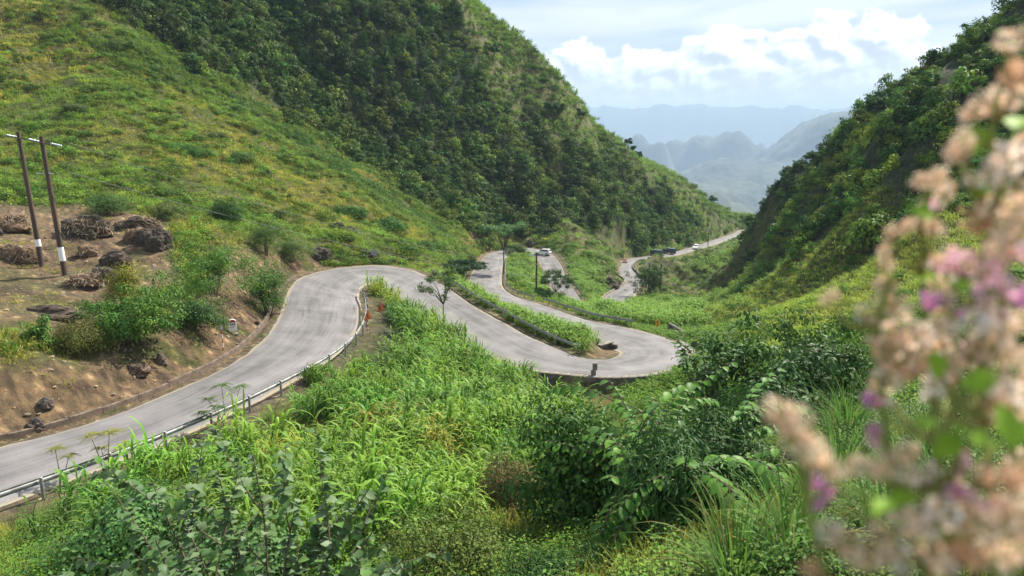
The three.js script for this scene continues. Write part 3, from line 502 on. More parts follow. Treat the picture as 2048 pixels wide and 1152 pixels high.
// ---------------------------------------------------------------- the green cover
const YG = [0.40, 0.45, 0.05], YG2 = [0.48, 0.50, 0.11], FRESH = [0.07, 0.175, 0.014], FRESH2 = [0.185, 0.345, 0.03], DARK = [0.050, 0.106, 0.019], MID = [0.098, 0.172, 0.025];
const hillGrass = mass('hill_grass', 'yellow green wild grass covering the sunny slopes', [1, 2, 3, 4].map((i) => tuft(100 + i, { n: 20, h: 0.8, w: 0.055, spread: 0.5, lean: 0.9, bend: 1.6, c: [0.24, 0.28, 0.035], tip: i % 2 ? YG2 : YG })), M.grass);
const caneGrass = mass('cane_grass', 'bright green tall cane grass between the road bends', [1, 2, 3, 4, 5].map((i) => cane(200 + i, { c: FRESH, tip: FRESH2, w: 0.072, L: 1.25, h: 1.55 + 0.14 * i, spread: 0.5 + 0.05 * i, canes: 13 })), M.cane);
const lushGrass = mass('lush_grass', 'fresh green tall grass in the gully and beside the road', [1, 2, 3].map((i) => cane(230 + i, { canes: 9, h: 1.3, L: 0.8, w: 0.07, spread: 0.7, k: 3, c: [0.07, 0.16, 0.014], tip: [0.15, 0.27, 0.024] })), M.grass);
const dryGrass = mass('dry_grass', 'straw coloured dry grass below the hairpin wall', [1, 2].map((i) => tuft(260 + i, { n: 22, h: 0.9, w: 0.025, spread: 0.45, c: [0.25, 0.19, 0.08], tip: [0.38, 0.30, 0.14] })), M.grass);
const canopy = mass('forest_canopy', 'dark green forest growing over the steep mountain faces', [1, 2, 3, 4, 5, 6].map((i) => crown(300 + i, { rx: 1, ry: 0.95 + 0.25 * (i % 3), lumps: 34, per: 26, lr: 0.30, L: 0.20, W: 0.12, c: i % 3 ? DARK : MID, vary: 1.0, inner: 0.35, skirt: -0.7 })), M.leaf);
const scrub = mass('hillside_scrub', 'low leafy scrub scattered over the grassy slopes', [1, 2, 3, 4].map((i) => crown(340 + i, { rx: 1, ry: 0.55, lumps: 16, per: 24, lr: 0.42, L: 0.19, W: 0.10, c: [0.11, 0.19, 0.024], vary: 0.8 })), M.leaf);
const weeds = mass('leafy_weeds', 'small leafy weeds and creepers under the grass', [1, 2, 3, 4].map((i) => weed(380 + i, { stems: 14, h: 0.42, L: 0.075, W: 0.045, spread: 0.36, c: i % 2 ? [0.09, 0.19, 0.02] : [0.14, 0.22, 0.03] })), M.leaf);
const fineGrass = mass('fine_grass', 'thin soft grass on the near slope', [1, 2, 3].map((i) => tuft(420 + i, { n: 26, h: 0.55, w: 0.012, spread: 0.3, c: [0.16, 0.23, 0.03], tip: [0.34, 0.37, 0.07], k: 4 })), M.grass);

const DETAIL = 1;
// forest on the left mountain, in its far hollow and on the right hill
sow(11, -125, 125, -365, -60, 2.4, (x, z, R) => {
  const far = Math.hypot(x, z) > 200; if (!far && R() < 0.18) return; const near = x > 40 && z > -215;
  const Z = zonesAt(x, z), k = Math.max(Z.forest, Z.bowl, Z.right); if (k < -3 + R() * 5) return;
  const n = nearRoad(x, z); if (n && n.a.e < 3.2) return;
  if (!inView(x, z, 4)) return;
  const patch = fbm(x * 0.045 + 3, z * 0.045, 4), right = Z.right > 0, open = smooth(0.12, 0.34, patch);
  if (R() < open * 0.7) { for (let k = 0; k < 3; k++) plant(scrub, R, x + (R() - 0.5) * 3, z + (R() - 0.5) * 3, 1.0 + R() * 1.1, { c: [1.15, 1.0, 0.9] }); return; }
  const s = (right ? 1.1 : 1.4) + R() * R() * (right ? 2.0 : 2.6), warm = (right ? 1.15 : 0.8) + 0.95 * R() * R() + patch * 0.9;
  plant(canopy, R, x, z, s, { sy: 0.9 + 0.45 * R(), c: [1.05 * warm + 0.2 * R(), warm, 0.9 * warm], vary: 0.6, sink: 0.3 * s, tilt: 0.25 });
});
// far slopes past the hollow, under the far road, the ridge: scrub and grass
sow(12, -60, 260, -620, -120, 2.6, (x, z, R) => {
  const Z = zonesAt(x, z); if (Math.max(Z.forest, Z.bowl, Z.right) > 1 || Z.hedge > -2) return;
  const n = nearRoad(x, z); if (n && n.a.e < 1.8) return;
  if (x < -15 && z > -190) return;
  if (!inView(x, z, 2)) return;
  const p = fbm(x * 0.04 + 80, z * 0.04, 4), D = Math.hypot(x, z), s = 1 + R() * 0.9;
  if (n && n.a.side > 0 && n.a.t > 38 && n.a.e < 16) { plant(lushGrass, R, x, z, 0.7 + 0.4 * R(), { c: [1.3, 1.2, 1], sy: 0.6 }); if (R() < 0.5) plant(scrub, R, x, z, 0.6 + 0.5 * R()); return; }
  if (R() < 0.30 + p * 1.1) plant(scrub, R, x, z, s * (D > 260 ? 1.5 : 1), { c: D > 220 ? [0.8, 0.85, 0.8] : [1, 1.05, 1], vary: 0.6 });
  else plant(lushGrass, R, x, z, s * (D > 260 ? 1.7 : 1.1), { c: [1.35, 1.2, 1], sy: 0.6, vary: 0.5 });
  if (n && n.a.side < 0 && n.t > 45 && n.a.e < 14 && R() < 0.6) plant(canopy, R, x, z, 1 + R(), { c: [0.8, 0.8, 0.8] });
});
// sunny hillside on the left
sow(13, -150, 12, -215, -36, 0.62, (x, z, R) => {
  const n = nearRoad(x, z); if (n && (n.a.e < (n.a.side < 0 && n.a.t < 9.6 ? 5.6 + 1.2 * R() : 1.8))) return;
  if (n && n.a.side > 0 && n.a.t < 20 && n.a.t > 8) return;
  if (x > -16 && z > -100) return; if (z > -75 && x > -26) return;
  const Z = zonesAt(x, z); if (Z.forest > 2 * R() || Z.field > -1.2 + R() * 1.4 || Z.reeds > 0) return;
  if (!inView(x, z, 1, 1)) return;
  const p = fbm(x * 0.05 + 11, z * 0.05, 5), q = fbm(x * 0.22, z * 0.22 + 3, 3);
  const lq = fbm(x * 0.13 + 70, z * 0.13, 4); if (Z.lush > -1 - 2 * R() && lq < 0.16 + 0.1 * R()) { if (R() < 0.05 + 0.25 * smooth(-0.1, 0.2, q)) plant(scrub, R, x, z, 0.5 + 0.9 * R(), { c: R() < 0.4 ? [1.3, 1.15, 0.9] : [0.75, 0.85, 0.8], vary: 0.6 }); else if (R() < 0.55) plant(lushGrass, R, x, z, 0.8 + 0.5 * R(), { c: Z.lush > 5 ? [0.62, 0.72, 0.6] : [1.2, 1.0, 0.8], sy: (0.8 + 0.3 * R()) * (1 + 0.8 * lq), vary: 0.6 }); return; }
  const q2 = fbm(x * 0.6 + 9, z * 0.6, 3), warm = smooth(-0.3, 0.3, p + 0.7 * q + 0.05), b = 0.85 + 0.7 * q2; plant(hillGrass, R, x, z, (0.65 + 0.6 * R()) * (1 + 0.7 * q2), { c: [(0.66 + 0.52 * warm) * b, (0.95 + 0.06 * warm) * b, (0.8 + 0.4 * warm) * b], vary: 0.3 });
  const sc = smooth(-0.02, 0.32, q * 0.8 + q2 * 0.5 - p * 0.25); if (R() < 0.05 + 0.34 * sc) plant(scrub, R, x, z, 0.35 + (0.5 + 0.7 * sc) * R(), { c: R() < 0.5 ? [1.25, 1.2, 0.9] : R() < 0.5 ? [1.0, 1.05, 0.9] : [0.6, 0.7, 0.7], vary: 0.7, sink: 0.05, sy: 0.9 });
  if (R() < 0.012) plant(lushGrass, R, x, z, 0.7 + 0.4 * R(), { c: [1.3, 1.15, 0.9] });
});
// meadow and scrub at the foot of the right hill
sow(14, 10, 110, -165, -24, 0.66, (x, z, R) => {
  const n = nearRoad(x, z); if (n && n.a.e < 1.6) return;
  const Z = zonesAt(x, z); if (Z.right > 1 || Z.reeds > 0 || Z.dry > 0 || Z.hedge > 0) return;
  if (!inView(x, z, 1, 1)) return;
  const p = fbm(x * 0.06 + 21, z * 0.06, 4), q = fbm(x * 0.2 + 7, z * 0.2, 3);
  if (Z.meadow > -3) { const w = smooth(-0.2, 0.3, p); plant(hillGrass, R, x, z, 0.9 + 0.5 * R(), { c: [0.72 + 0.22 * w, 1.0, 0.75 + 0.3 * w], vary: 0.35 }); if (R() < 0.05 + 0.14 * smooth(0.0, 0.3, q)) plant(scrub, R, x, z, 0.5 + 0.9 * R() * R(), { c: R() < 0.35 ? [1.25, 1.15, 0.9] : [0.8, 0.95, 0.9] }); }
  else { plant(R() < 0.5 ? lushGrass : scrub, R, x, z, 0.7 + 0.5 * R(), { c: [1.1, 1.1, 1], sy: 0.7 }); }
});
// bright cane grass: the hedge beyond the second hairpin, the strips between the legs of the road
sow(15, -10, 48, -205, -66, 0.95, (x, z, R) => {
  const n = nearRoad(x, z); if (!n || n.a.e < 1.5) { if (!n || n.a.e < 1.5) return; }
  const Z = zonesAt(x, z), between = n.b && n.b.e < 12 && n.a.e + n.b.e < 26, strip = between && Math.min(n.a.t, n.b.t) > 12;
  if (!(Z.hedge > -1 || strip)) return;
  if (n.a.t > 18.2 && n.a.t < 22.5 && n.a.side < 0 && n.a.e < 3) return;
  if (!inView(x, z, 2)) return;
  const low = strip ? (Math.hypot(x, z) < 112 ? 0.62 : 0.42) : 0.85;
  plant(Z.hedge > 0 || R() < 0.6 ? caneGrass : lushGrass, R, x, z, (Z.hedge > 0 && x > 17 ? 1.15 : 0.85) + 0.4 * R(), { c: [1.3, 1.15, 1], sy: Z.hedge > 0 && x < 17 ? 0.5 : low });
  if (R() < 0.1) plant(scrub, R, x, z, 0.7 + 0.5 * R());
});
// the field of tall cane grass inside the first bend and down the near slope
sow(16, -26, 14, -90, -11, 1.3, (x, z, R) => {
  const n = nearRoad(x, z), D = Math.hypot(x, z); if (n && n.a.e < (n.a.side > 0 ? (n.a.t < 3.2 ? 4.8 + 1.5 * R() : n.a.t < 6.2 ? 3.8 + 1.6 * R() : n.a.t < 8 ? 2.6 : 1.3) : 1.2)) return;
  const Z = zonesAt(x, z); if (Z.reeds < -0.3 + R() * 0.8) return;
  const gap = fbm(x * 0.22 + 8, z * 0.22, 3); if (D < 30 && gap > 0.10 + 0.2 * R()) return; if (gap > 0.24) return; const lump = fbm(x * 0.55 + 3, z * 0.55, 2);
  const hueK = fbm(x * 0.17 + 30, z * 0.17, 3); if (R() < 0.10 + 0.5 * smooth(0.05, 0.3, hueK)) { plant(R() < 0.65 ? lushGrass : weeds, R, x, z, 0.8 + 0.5 * R(), { c: [1.15, 1.0, 0.9] }); if (R() < 0.5) return; }
  const top = z < -70 ? [1.75, 1.2, 0.9] : [1.05, 1.05, 1];
  plant(caneGrass, R, x, z, (0.95 + 0.55 * R() * R() + 0.5 * lump) * (D < 28 ? 0.75 : 1), { c: R() < 0.05 ? [2.0, 1.0, 1.3] : R() < 0.25 - hueK ? [0.62, 0.72, 0.75] : [top[0] * (1 + 0.5 * hueK), top[1], top[2]], vary: 0.55, sy: 0.8 + 0.35 * R() });
});
sow(17, 1, 10, -62, -44, 0.4, (x, z, R) => { const Z = zonesAt(x, z), n = nearRoad(x, z); if (Z.dry < -0.8 + R() || (n && n.a.e < 1)) return; plant(R() < 0.75 ? dryGrass : weeds, R, x, z, 0.7 + 0.4 * R()); });
// weeds and thin grass close by, on verges and banks
sow(18, -34, 40, -52, -2, 0.34, (x, z, R) => {
  const n = nearRoad(x, z), D = Math.hypot(x, z); if (D < 8.2 || (n && n.a.e < (n.a.side > 0 ? 2.3 : 6.5))) return;
  const Z = zonesAt(x, z); if (Z.field > -1 || (Z.dry > 0)) return; if (D > 30 && R() < 0.5) return;
  if (!inView(x, z, 1, 1)) return;
  const g = fbm(x * 0.35 + 50, z * 0.35, 3); if (g > 0.05 && R() < 0.75) plant(fineGrass, R, x, z, 0.8 + 0.5 * R(), { c: g > 0.2 ? [1.25, 1.1, 1] : [0.8, 0.95, 0.9] }); else plant(weeds, R, x, z, 0.7 + 0.6 * R(), { c: R() < 0.03 ? [1.7, 1.2, 0.8] : x > 3 && D < 26 ? [0.62, 0.7, 0.7] : [0.9, 0.95, 0.9], vary: 0.5 });
});
sow(19, -34, 20, -108, -20, 0.42, (x, z, R) => {
  const n = nearRoad(x, z); if (!n || n.a.e > 7 || n.a.e < 0.35) return; const left = n.a.side < 0, tuftSpot = fbm(x * 0.5, z * 0.5 + 70, 3);
  if (n.a.t > 24) return; if (tuftSpot < (left ? 0.10 : -0.02) + (n.a.e < 1.6 ? 0.12 : 0)) return; if (n.a.t > 18.4 && n.a.t < 22.4) return;
  plant(R() < 0.7 ? fineGrass : weeds, R, x, z, 0.28 + 0.25 * R(), { c: [1.0, 0.85, 0.9] });
});

// clods and stones on the bare earth
const clods = mass('earth_clods', 'clods of earth and small stones on the bare bank and terrace', [1, 2, 3].map((i) => { const g = new THREE.IcosahedronGeometry(1, 2), p = g.attributes.position, c = []; for (let k = 0; k < p.count; k++) { const n = 1 + 0.7 * fbm3(p.getX(k) * 1.4 + i * 9, p.getY(k) * 1.4, p.getZ(k) * 1.4, 3); p.setXYZ(k, p.getX(k) * n, p.getY(k) * n * 0.65, p.getZ(k) * n); c.push(0.26 * n, 0.185 * n, 0.115 * n); } g.setAttribute('color', new THREE.Float32BufferAttribute(c, 3)); g.computeVertexNormals(); return g; }), new THREE.MeshStandardMaterial({ name: 'clod', vertexColors: true, roughness: 1 }));
sow(31, -70, -12, -100, -26, 0.55, (x, z, R) => {
  const n = nearRoad(x, z), Z = zonesAt(x, z), on = (n && n.a.side < 0 && n.a.t < 10.5 && n.a.e < 6.5 && n.a.e > 0.4); if (!on && Z.field < 0) return; if (R() < (on ? 0.35 : 0.6)) return;
  const s = 0.03 + 0.15 * R() ** 4; plant(clods, R, x, z, s * (n && n.a.e < 1.6 ? 0.5 : 1), { c: R() < 0.2 ? [0.75, 0.8, 0.9] : [1, 1, 1], vary: 0.5, tilt: 0.6 });
});
sow(32, -70, -12, -100, -26, 0.7, (x, z, R) => { const n = nearRoad(x, z), Z = zonesAt(x, z), bankTop = n && n.a.side < 0 && n.a.t < 10.5 && n.a.e > 3.2 && n.a.e < 8; if (!(bankTop || Z.field > 0)) return; const f = fbm(x * 0.25 + 60, z * 0.25, 4); if (f < (bankTop ? -0.02 : 0.12) + 0.2 * R()) return; plant(R() < 0.6 ? fineGrass : hillGrass, R, x, z, 0.35 + 0.4 * R(), { c: [0.9, 0.85, 0.8] }); });

// ---------------------------------------------------------------- the far country: valley floor, limestone domes, the high range
{
  // domes: x, z, height of the top above the viewpoint, half width, how square-shouldered
  const DOMES = [[620, -3500, 74, 100, 2.4], [715, -3420, 34, 70, 2.4], [830, -3700, 40, 62, 2.4], [885, -3450, 38, 60, 2], [965, -3650, 74, 120, 2.2], [1085, -3500, 76, 140, 2.6], [1335, -3800, 30, 48, 2], [1260, -3950, 14, 60, 2], [1290, -2700, 128, 230, 2.2], [1390, -3000, 150, 300, 2],
    [740, -2500, -42, 200, 2], [820, -2700, -36, 150, 2], [330, -1180, -66, 62, 2.2], [385, -1250, -82, 60, 2], [420, -1600, -70, 190, 2], [600, -1900, -62, 210, 2], [300, -3900, 90, 190, 2], [60, -3700, 60, 170, 2], [-350, -3600, 110, 220, 2], [-700, -3500, 80, 200, 2], [1800, -3500, 120, 240, 2], [2300, -3700, 90, 220, 2]];
  const range = (x, d) => { const k = x / d, p = 400 + 27 * Math.sin(k * 9.5 + 0.4) + 63 * fbm(k * 11 + 4, 1.5, 5) + 23 * noise(k * 60, 2) + 12 * noise(k * 150, 4); return lerp(-400, p, Math.exp(-(((d - 7000) / 850) ** 2))); };
  const SIZE = 2.45, far = (x, z) => lerp(-200, SIZE * land(x / SIZE, z / SIZE), smooth(640, 1500, Math.hypot(x, z)));
  const land = (x, z) => {
    const d = Math.hypot(x, z); let h = (d < 2400 ? lerp(-170, -158, smooth(800, 2400, d)) : d < 3600 ? lerp(-158, -104, smooth(2400, 3600, d)) : lerp(-104, -64, smooth(3600, 4700, d))) + ((0.5 - Math.abs(fbm(x * 0.0028, z * 0.0028, 5))) * 120 - 56) * smooth(900, 1800, d) + fbm(x * 0.012, z * 0.012, 5) * 40;
    for (let [a, b, top, w, q] of DOMES) { { const k = b < -2400 ? 0.95 : 1.25; a *= k; b *= k; top *= k; w *= k * 0.95; } const r = Math.hypot(x - a, (z - b) * 0.8) / w * (1 + 0.3 * fbm(x * 0.008 + a, z * 0.008, 4)); if (r < 2.4) { const k = Math.exp(-(Math.pow(r, q)) * 0.85); h = Math.max(h, lerp(h, top + 22 * fbm(x * 0.022, z * 0.022, 5), k)); } }
    h = Math.max(h, range(x, d));
    return h;
  };
  const DR = []; for (let d = 600; d < 19800; d += 14 + d * 0.0058) DR.push(d);
  const NA = 560, pos = [], col = [], idx = [];
  DR.forEach((d, r) => { for (let a = 0; a <= NA; a++) { const th = lerp(-0.62, 0.8, a / NA), x = Math.sin(th) * d, z = -Math.cos(th) * d, f = fbm(x * 0.0022 + 3, z * 0.0022, 6), g = smooth(0.08, 0.3, f); pos.push(x, far(x, z), z); col.push(lerp(0.018, 0.06, g), lerp(0.03, 0.07, g), lerp(0.02, 0.04, g)); if (r && a < NA) { const i = (r - 1) * (NA + 1) + a, j = i + NA + 1; idx.push(i, i + 1, j, i + 1, j + 1, j); } } });
  const g = new THREE.BufferGeometry(); g.setAttribute('position', new THREE.Float32BufferAttribute(pos, 3)); g.setAttribute('color', new THREE.Float32BufferAttribute(col, 3)); g.setIndex(idx); g.computeVertexNormals();
  tag(mesh('distant_hills', g, new THREE.MeshStandardMaterial({ name: 'far hillsides', vertexColors: true, roughness: 1 })), 'hazy blue limestone hills and mountain range beyond the valley', null, null, 'structure');
  // village on the valley floor
  const wall = new THREE.MeshStandardMaterial({ name: 'whitewash', color: new THREE.Color(0.75, 0.73, 0.7), roughness: 0.9 }), roof = new THREE.MeshStandardMaterial({ name: 'grey roof', color: new THREE.Color(0.34, 0.32, 0.33), roughness: 0.8 });
  const roofShape = new THREE.Shape([new THREE.Vector2(-0.58, 0), new THREE.Vector2(0.58, 0), new THREE.Vector2(0, 0.42)]), roofG = new THREE.ExtrudeGeometry(roofShape, { depth: 1.1, bevelEnabled: false }); roofG.translate(0, 1, -0.55);
  const wallG = new THREE.BoxGeometry(1, 1.3, 1); wallG.translate(0, 0.35, 0);
  const R = rng(404);
  for (let i = 0; i < 26; i++) {
    const px = i < 13 ? 1395 + R() * 70 : i < 20 ? 1465 + R() * 45 : 1330 + R() * 60, d = i < 20 ? 9800 + R() * 1200 : 9400 + R() * 1200, x = (px - 1024) / 1390 * d, z = -d;
    const h = thing('village_house', x, far(x, z), z, R() * 3, 'tiny pale house in the hazy village on the valley floor', 'house', 'houses of the distant village'), s = 17 + R() * 16; h.scale.set(s * (1 + R()), s * 0.8, s); mesh('wall', wallG, wall, h); mesh('roof', roofG, roof, h);
  }
}

// ---------------------------------------------------------------- boulders and heaps of cleared stalks
const rockM = new THREE.MeshStandardMaterial({ name: 'dark weathered rock', vertexColors: true, roughness: 1, map: scaled(soilTexture, 1), bumpMap: scaled(soilTexture, 1), bumpScale: 0.05 });
function rockGeometry(seed, sx, sy, sz, c, detail = 4, rough = 0.45) {
  const g = new THREE.IcosahedronGeometry(1, detail * 4), p = g.attributes.position, col = [], uv = [], o = seed * 7.31;
  for (let i = 0; i < p.count; i++) {
    let x = p.getX(i), y = p.getY(i), z = p.getZ(i); const n = fbm3(x * 1.1 + o, y * 1.1, z * 1.1 - o, 5), f = Math.abs(fbm3(x * 2.2 - o, y * 2.6 + o, z * 2.2, 3)), k = 1 + rough * n * 1.4 - 0.25 * f, top = smooth(0.1, 0.9, y), m = 0.75 + 0.6 * fbm3(x * 3 + o, y * 5, z * 3, 4);
    p.setXYZ(i, x * k * sx, Math.max(-0.5, y * k) * sy, z * k * sz); col.push(c[0] * m * 1.25, c[1] * m * 1.25, c[2] * m * 1.25); uv.push(x * sx + z * sz * 0.5, y * sy + z * sz * 0.4);
  }
  g.setAttribute('color', new THREE.Float32BufferAttribute(col, 3)); g.setAttribute('uv', new THREE.Float32BufferAttribute(uv, 2)); g.computeVertexNormals(); return g;
}
const ROCK = [0.24, 0.195, 0.155], PALE = [0.34, 0.31, 0.27], EARTH = [0.32, 0.225, 0.145];
function boulder(label, x, z, sx, sy, sz, c = ROCK, seed = Math.round(x * 13 + z * 7), turn = 0) { const m = mesh('boulder', rockGeometry(seed, sx, sy, sz, c, sx > 0.9 ? 5 : 3), rockM); m.position.set(x, at(x, z) + sy * 0.12, z); m.rotation.y = turn; return tag(m, label, 'boulder'); }
// a mound of earth and rock under a litter of dead stalks
function stalkHeap(label, x, z, sx, sy, sz, n = 160, c = EARTH) {
  n = Math.round(n * 2.6); const R = rng(Math.abs(Math.round(x * 31 + z * 17))), t = thing('stalk_heap', x, at(x, z), z, 0, label, 'heap'), b = mesh('mound', rockGeometry(R() * 50, sx * 0.92, sy * 0.9, sz * 0.92, c, 4, 0.6), rockM, t); b.position.y = sy * 0.02;
  const G = new Growth();
  for (let i = 0; i < n; i++) { const a = R() * 6.283, e = Math.acos(R() * 0.97), px = Math.cos(a) * Math.sin(e) * sx, pz = Math.sin(a) * Math.sin(e) * sz, py = Math.cos(e) * sy * 0.9 + sy * 0.02, d = V(R() - 0.5, R() * 0.5 - 0.2, R() - 0.5).normalize(), L = 0.5 + R() * 1.0, cc = hue(R, R() < 0.4 ? [0.42, 0.33, 0.22] : [0.22, 0.155, 0.10], 0.6); G.blade(px - d.x * L / 2, py - d.y * L / 2, pz - d.z * L / 2, d, L, 0.022 + R() * 0.03, 0.9 * R(), 3, cc); }
  tag(mesh('dead_stalks', G.geometry(), M.bark, t), null, null, null, 'stuff'); return t;
}
M.bark.side = THREE.DoubleSide;
stalkHeap('wide brown stalk heap at the left edge on the upper terrace', -54.5, -75.0, 2.9, 1.9, 1.8, 300);
stalkHeap('brown stalk heap left of the electric poles on the bare terrace', -46.0, -64.4, 2.3, 1.5, 1.4, 260);
stalkHeap('dark overgrown mound directly right of the electric poles', -45.2, -73.5, 2.6, 2.1, 1.9, 170, [0.11, 0.09, 0.06]);
stalkHeap('low reddish heap of stalks and earth under the right electric pole', -36.6, -59.2, 2.2, 0.9, 1.2, 170);
stalkHeap('small stalk heap behind the right pole foot', -42.2, -68.5, 1.1, 0.9, 0.9, 90);
stalkHeap('dark earth heap at the top corner of the terrace under bushes', -44.3, -82.0, 3.0, 1.6, 1.5, 120, [0.13, 0.098, 0.066]);
stalkHeap('low brown heap cut off by the left edge below the pole heap', -49.2, -62.8, 2.0, 1.2, 1.2, 120);
boulder('largest dark boulder on the terrace, right end of the row', -36.9, -71.6, 1.7, 1.9, 1.5, [0.11, 0.088, 0.07]);
boulder('brown boulder beside the largest dark boulder on the terrace', -39.4, -73.4, 1.6, 1.5, 1.3, EARTH);
boulder('dark mossy stump-like boulder alone in the middle of the terrace', -38.0, -66.0, 1.45, 1.15, 1.1, [0.12, 0.09, 0.065]);
boulder('flat dark slab boulder low on the bare terrace', -33.0, -48.4, 2.1, 0.62, 1.0, [0.17, 0.13, 0.095]);
boulder('grey rock among stalks between slab boulder and poles', -35.0, -59.4, 0.85, 0.95, 0.7, [0.14, 0.115, 0.095]);
boulder('small grey rock half buried beside the low reddish heap', -36.6, -60.6, 0.6, 0.55, 0.5, [0.17, 0.14, 0.12]);
boulder('grey boulder at the far left edge in front of the wide heap', -54.2, -71.4, 1.3, 1.3, 1.1, [0.15, 0.13, 0.12]);
boulder('dark rock in the grass above the first bend, left of a pair', -28.8, -115, 1.3, 1.2, 1.0, [0.10, 0.09, 0.078]);
boulder('dark rock in the grass above the first bend, right of a pair', -26.9, -115.6, 1.1, 0.95, 0.9, [0.09, 0.082, 0.07]);
boulder('dark rock jutting from the bank over the first bend', -27.9, -99.8, 1.7, 1.2, 1.1, [0.13, 0.105, 0.085]);
boulder('reddish boulder at the foot of the near roadside bank', -24.9, -44.4, 0.72, 0.55, 0.55, [0.27, 0.19, 0.15]);
boulder('small grey boulder half way up the near roadside bank', -24.5, -46.6, 0.38, 0.5, 0.35, [0.26, 0.21, 0.18]);
boulder('dark stone in the bank at lower left above the kerb', -26.9, -37.9, 0.42, 0.42, 0.36, [0.20, 0.165, 0.145]);
boulder('pale stone in the bank at lower left below the dark stone', -26.5, -36.5, 0.5, 0.42, 0.4, [0.22, 0.18, 0.155]);
boulder('small stone lying at the left frame edge above the kerb', -28.3, -34.6, 0.45, 0.4, 0.4, [0.17, 0.125, 0.1]);
boulder('small dark boulder on the verge beyond the white car', 5.6, -213.2, 1.8, 1.6, 1.5, [0.13, 0.12, 0.115]);
boulder('flat dark rock behind the first bend, left of the road sign', -22.3, -106.5, 1.9, 0.8, 1.0, [0.08, 0.07, 0.055]);
boulder('flat dark rock behind the first bend, right of the road sign', -18.4, -107.2, 1.2, 0.7, 0.9, [0.08, 0.072, 0.06]);
boulder('small pale stone by the edge of the first bend', -25.6, -100.6, 0.45, 0.4, 0.4, [0.3, 0.28, 0.25]);
boulder('pale broken stone beside the rail near the lower left sapling', -18.3, -32.9, 0.42, 0.3, 0.3, PALE);
boulder('small stone in the ditch at the left of the first bend', -23.3, -61.6, 0.28, 0.25, 0.25, [0.15, 0.1, 0.08]);
boulder('grey stone on the bank foot left of the first bend', -26.4, -69.4, 0.5, 0.6, 0.4, [0.15, 0.125, 0.105]);
for (let i = 0; i < 7; i++) boulder('white painted stone at the foot of the hairpin chevron sign', 19.6 + (i % 4) * 0.55, -92.6 + (i % 3) * 0.9, 0.28, 0.24, 0.26, [0.55, 0.53, 0.5], 900 + i).userData.group = 'white stones under the chevron sign';
// rock face at the nose of the spur
boulder('dark broken rock outcrop at the nose of the spur above the road', 26.6, -186.5, 2.2, 2.0, 2.6, [0.11, 0.09, 0.06], 77);
boulder('lower dark rock outcrop beside the tight bend', 29.8, -192.6, 1.2, 1.4, 1.4, [0.11, 0.09, 0.06], 78);

// ---------------------------------------------------------------- electric poles and wires
const wood = new THREE.MeshStandardMaterial({ name: 'dark pole', map: scaled(woodT, 1), roughness: 0.9 }), white = new THREE.MeshStandardMaterial({ name: 'white paint', color: new THREE.Color(0.72, 0.71, 0.7), roughness: 0.7 }), glass = new THREE.MeshPhysicalMaterial({ name: 'pale glass', color: new THREE.Color(0.30, 0.42, 0.46), roughness: 0.2, clearcoat: 0.4 }), wireM = new THREE.MeshStandardMaterial({ name: 'wire', color: new THREE.Color(0.07, 0.07, 0.07), roughness: 0.6 });
const rodBetween = (a, b, r, n = 8) => { const g = new THREE.CylinderGeometry(r, r, a.distanceTo(b), n), m = new THREE.Matrix4().compose(a.clone().add(b).multiplyScalar(0.5), new THREE.Quaternion().setFromUnitVectors(V(0, 1, 0), b.clone().sub(a).normalize()), V(1, 1, 1)); return g.applyMatrix4(m); };
function insulator(parent, a, b) { const d = b.clone().sub(a), n = Math.max(3, Math.round(d.length() / 0.17)), G = [rodBetween(a, b, 0.02, 6)]; for (let i = 0; i < n; i++) { const p = a.clone().addScaledVector(d, (i + 0.5) / n), g = new THREE.CylinderGeometry(0.035, 0.09, 0.05, 12); g.applyMatrix4(new THREE.Matrix4().compose(p, new THREE.Quaternion().setFromUnitVectors(V(0, 1, 0), d.clone().normalize()), V(1, 1, 1))); G.push(g); } return mesh('insulator', mergeGeometries(G.map((g) => g.toNonIndexed())), glass, parent); }
function pole(label, x, z, h, { r = 0.17, lean = 0, band = null, sink = 0.6, group } = {}) {
  const t = thing('electric_pole', x, at(x, z), z, 0, label, 'electric pole', group); t.rotation.z = lean;
  const g = new THREE.CylinderGeometry(r * 0.72, r, h + sink, 14, 6); g.translate(0, (h - sink) / 2, 0); mesh('shaft', g, wood, t);
  if (band) { const b = new THREE.CylinderGeometry(r * 0.98 + 0.012, r * 1.0 + 0.012, band[1], 14, 1, true); b.translate(0, band[0], 0); const m = mesh('white_band', b, white, t); m.material = white; }
  return t;
}
const PA = pole('left one of two tall brown poles on the terrace', -43.3, -63.2, 12.1, { r: 0.23, lean: 0.045, band: [2.2, 0.65] });
const PB = pole('right one of two tall brown poles on the terrace', -40.3, -61.7, 12.2, { r: 0.24, lean: 0.045, band: [1.9, 1.25] });
const topA = V(-43.85, at(-43.3, -63.2) + 11.6, -63.2), topB = V(-40.85, at(-40.3, -61.7) + 11.7, -61.7);
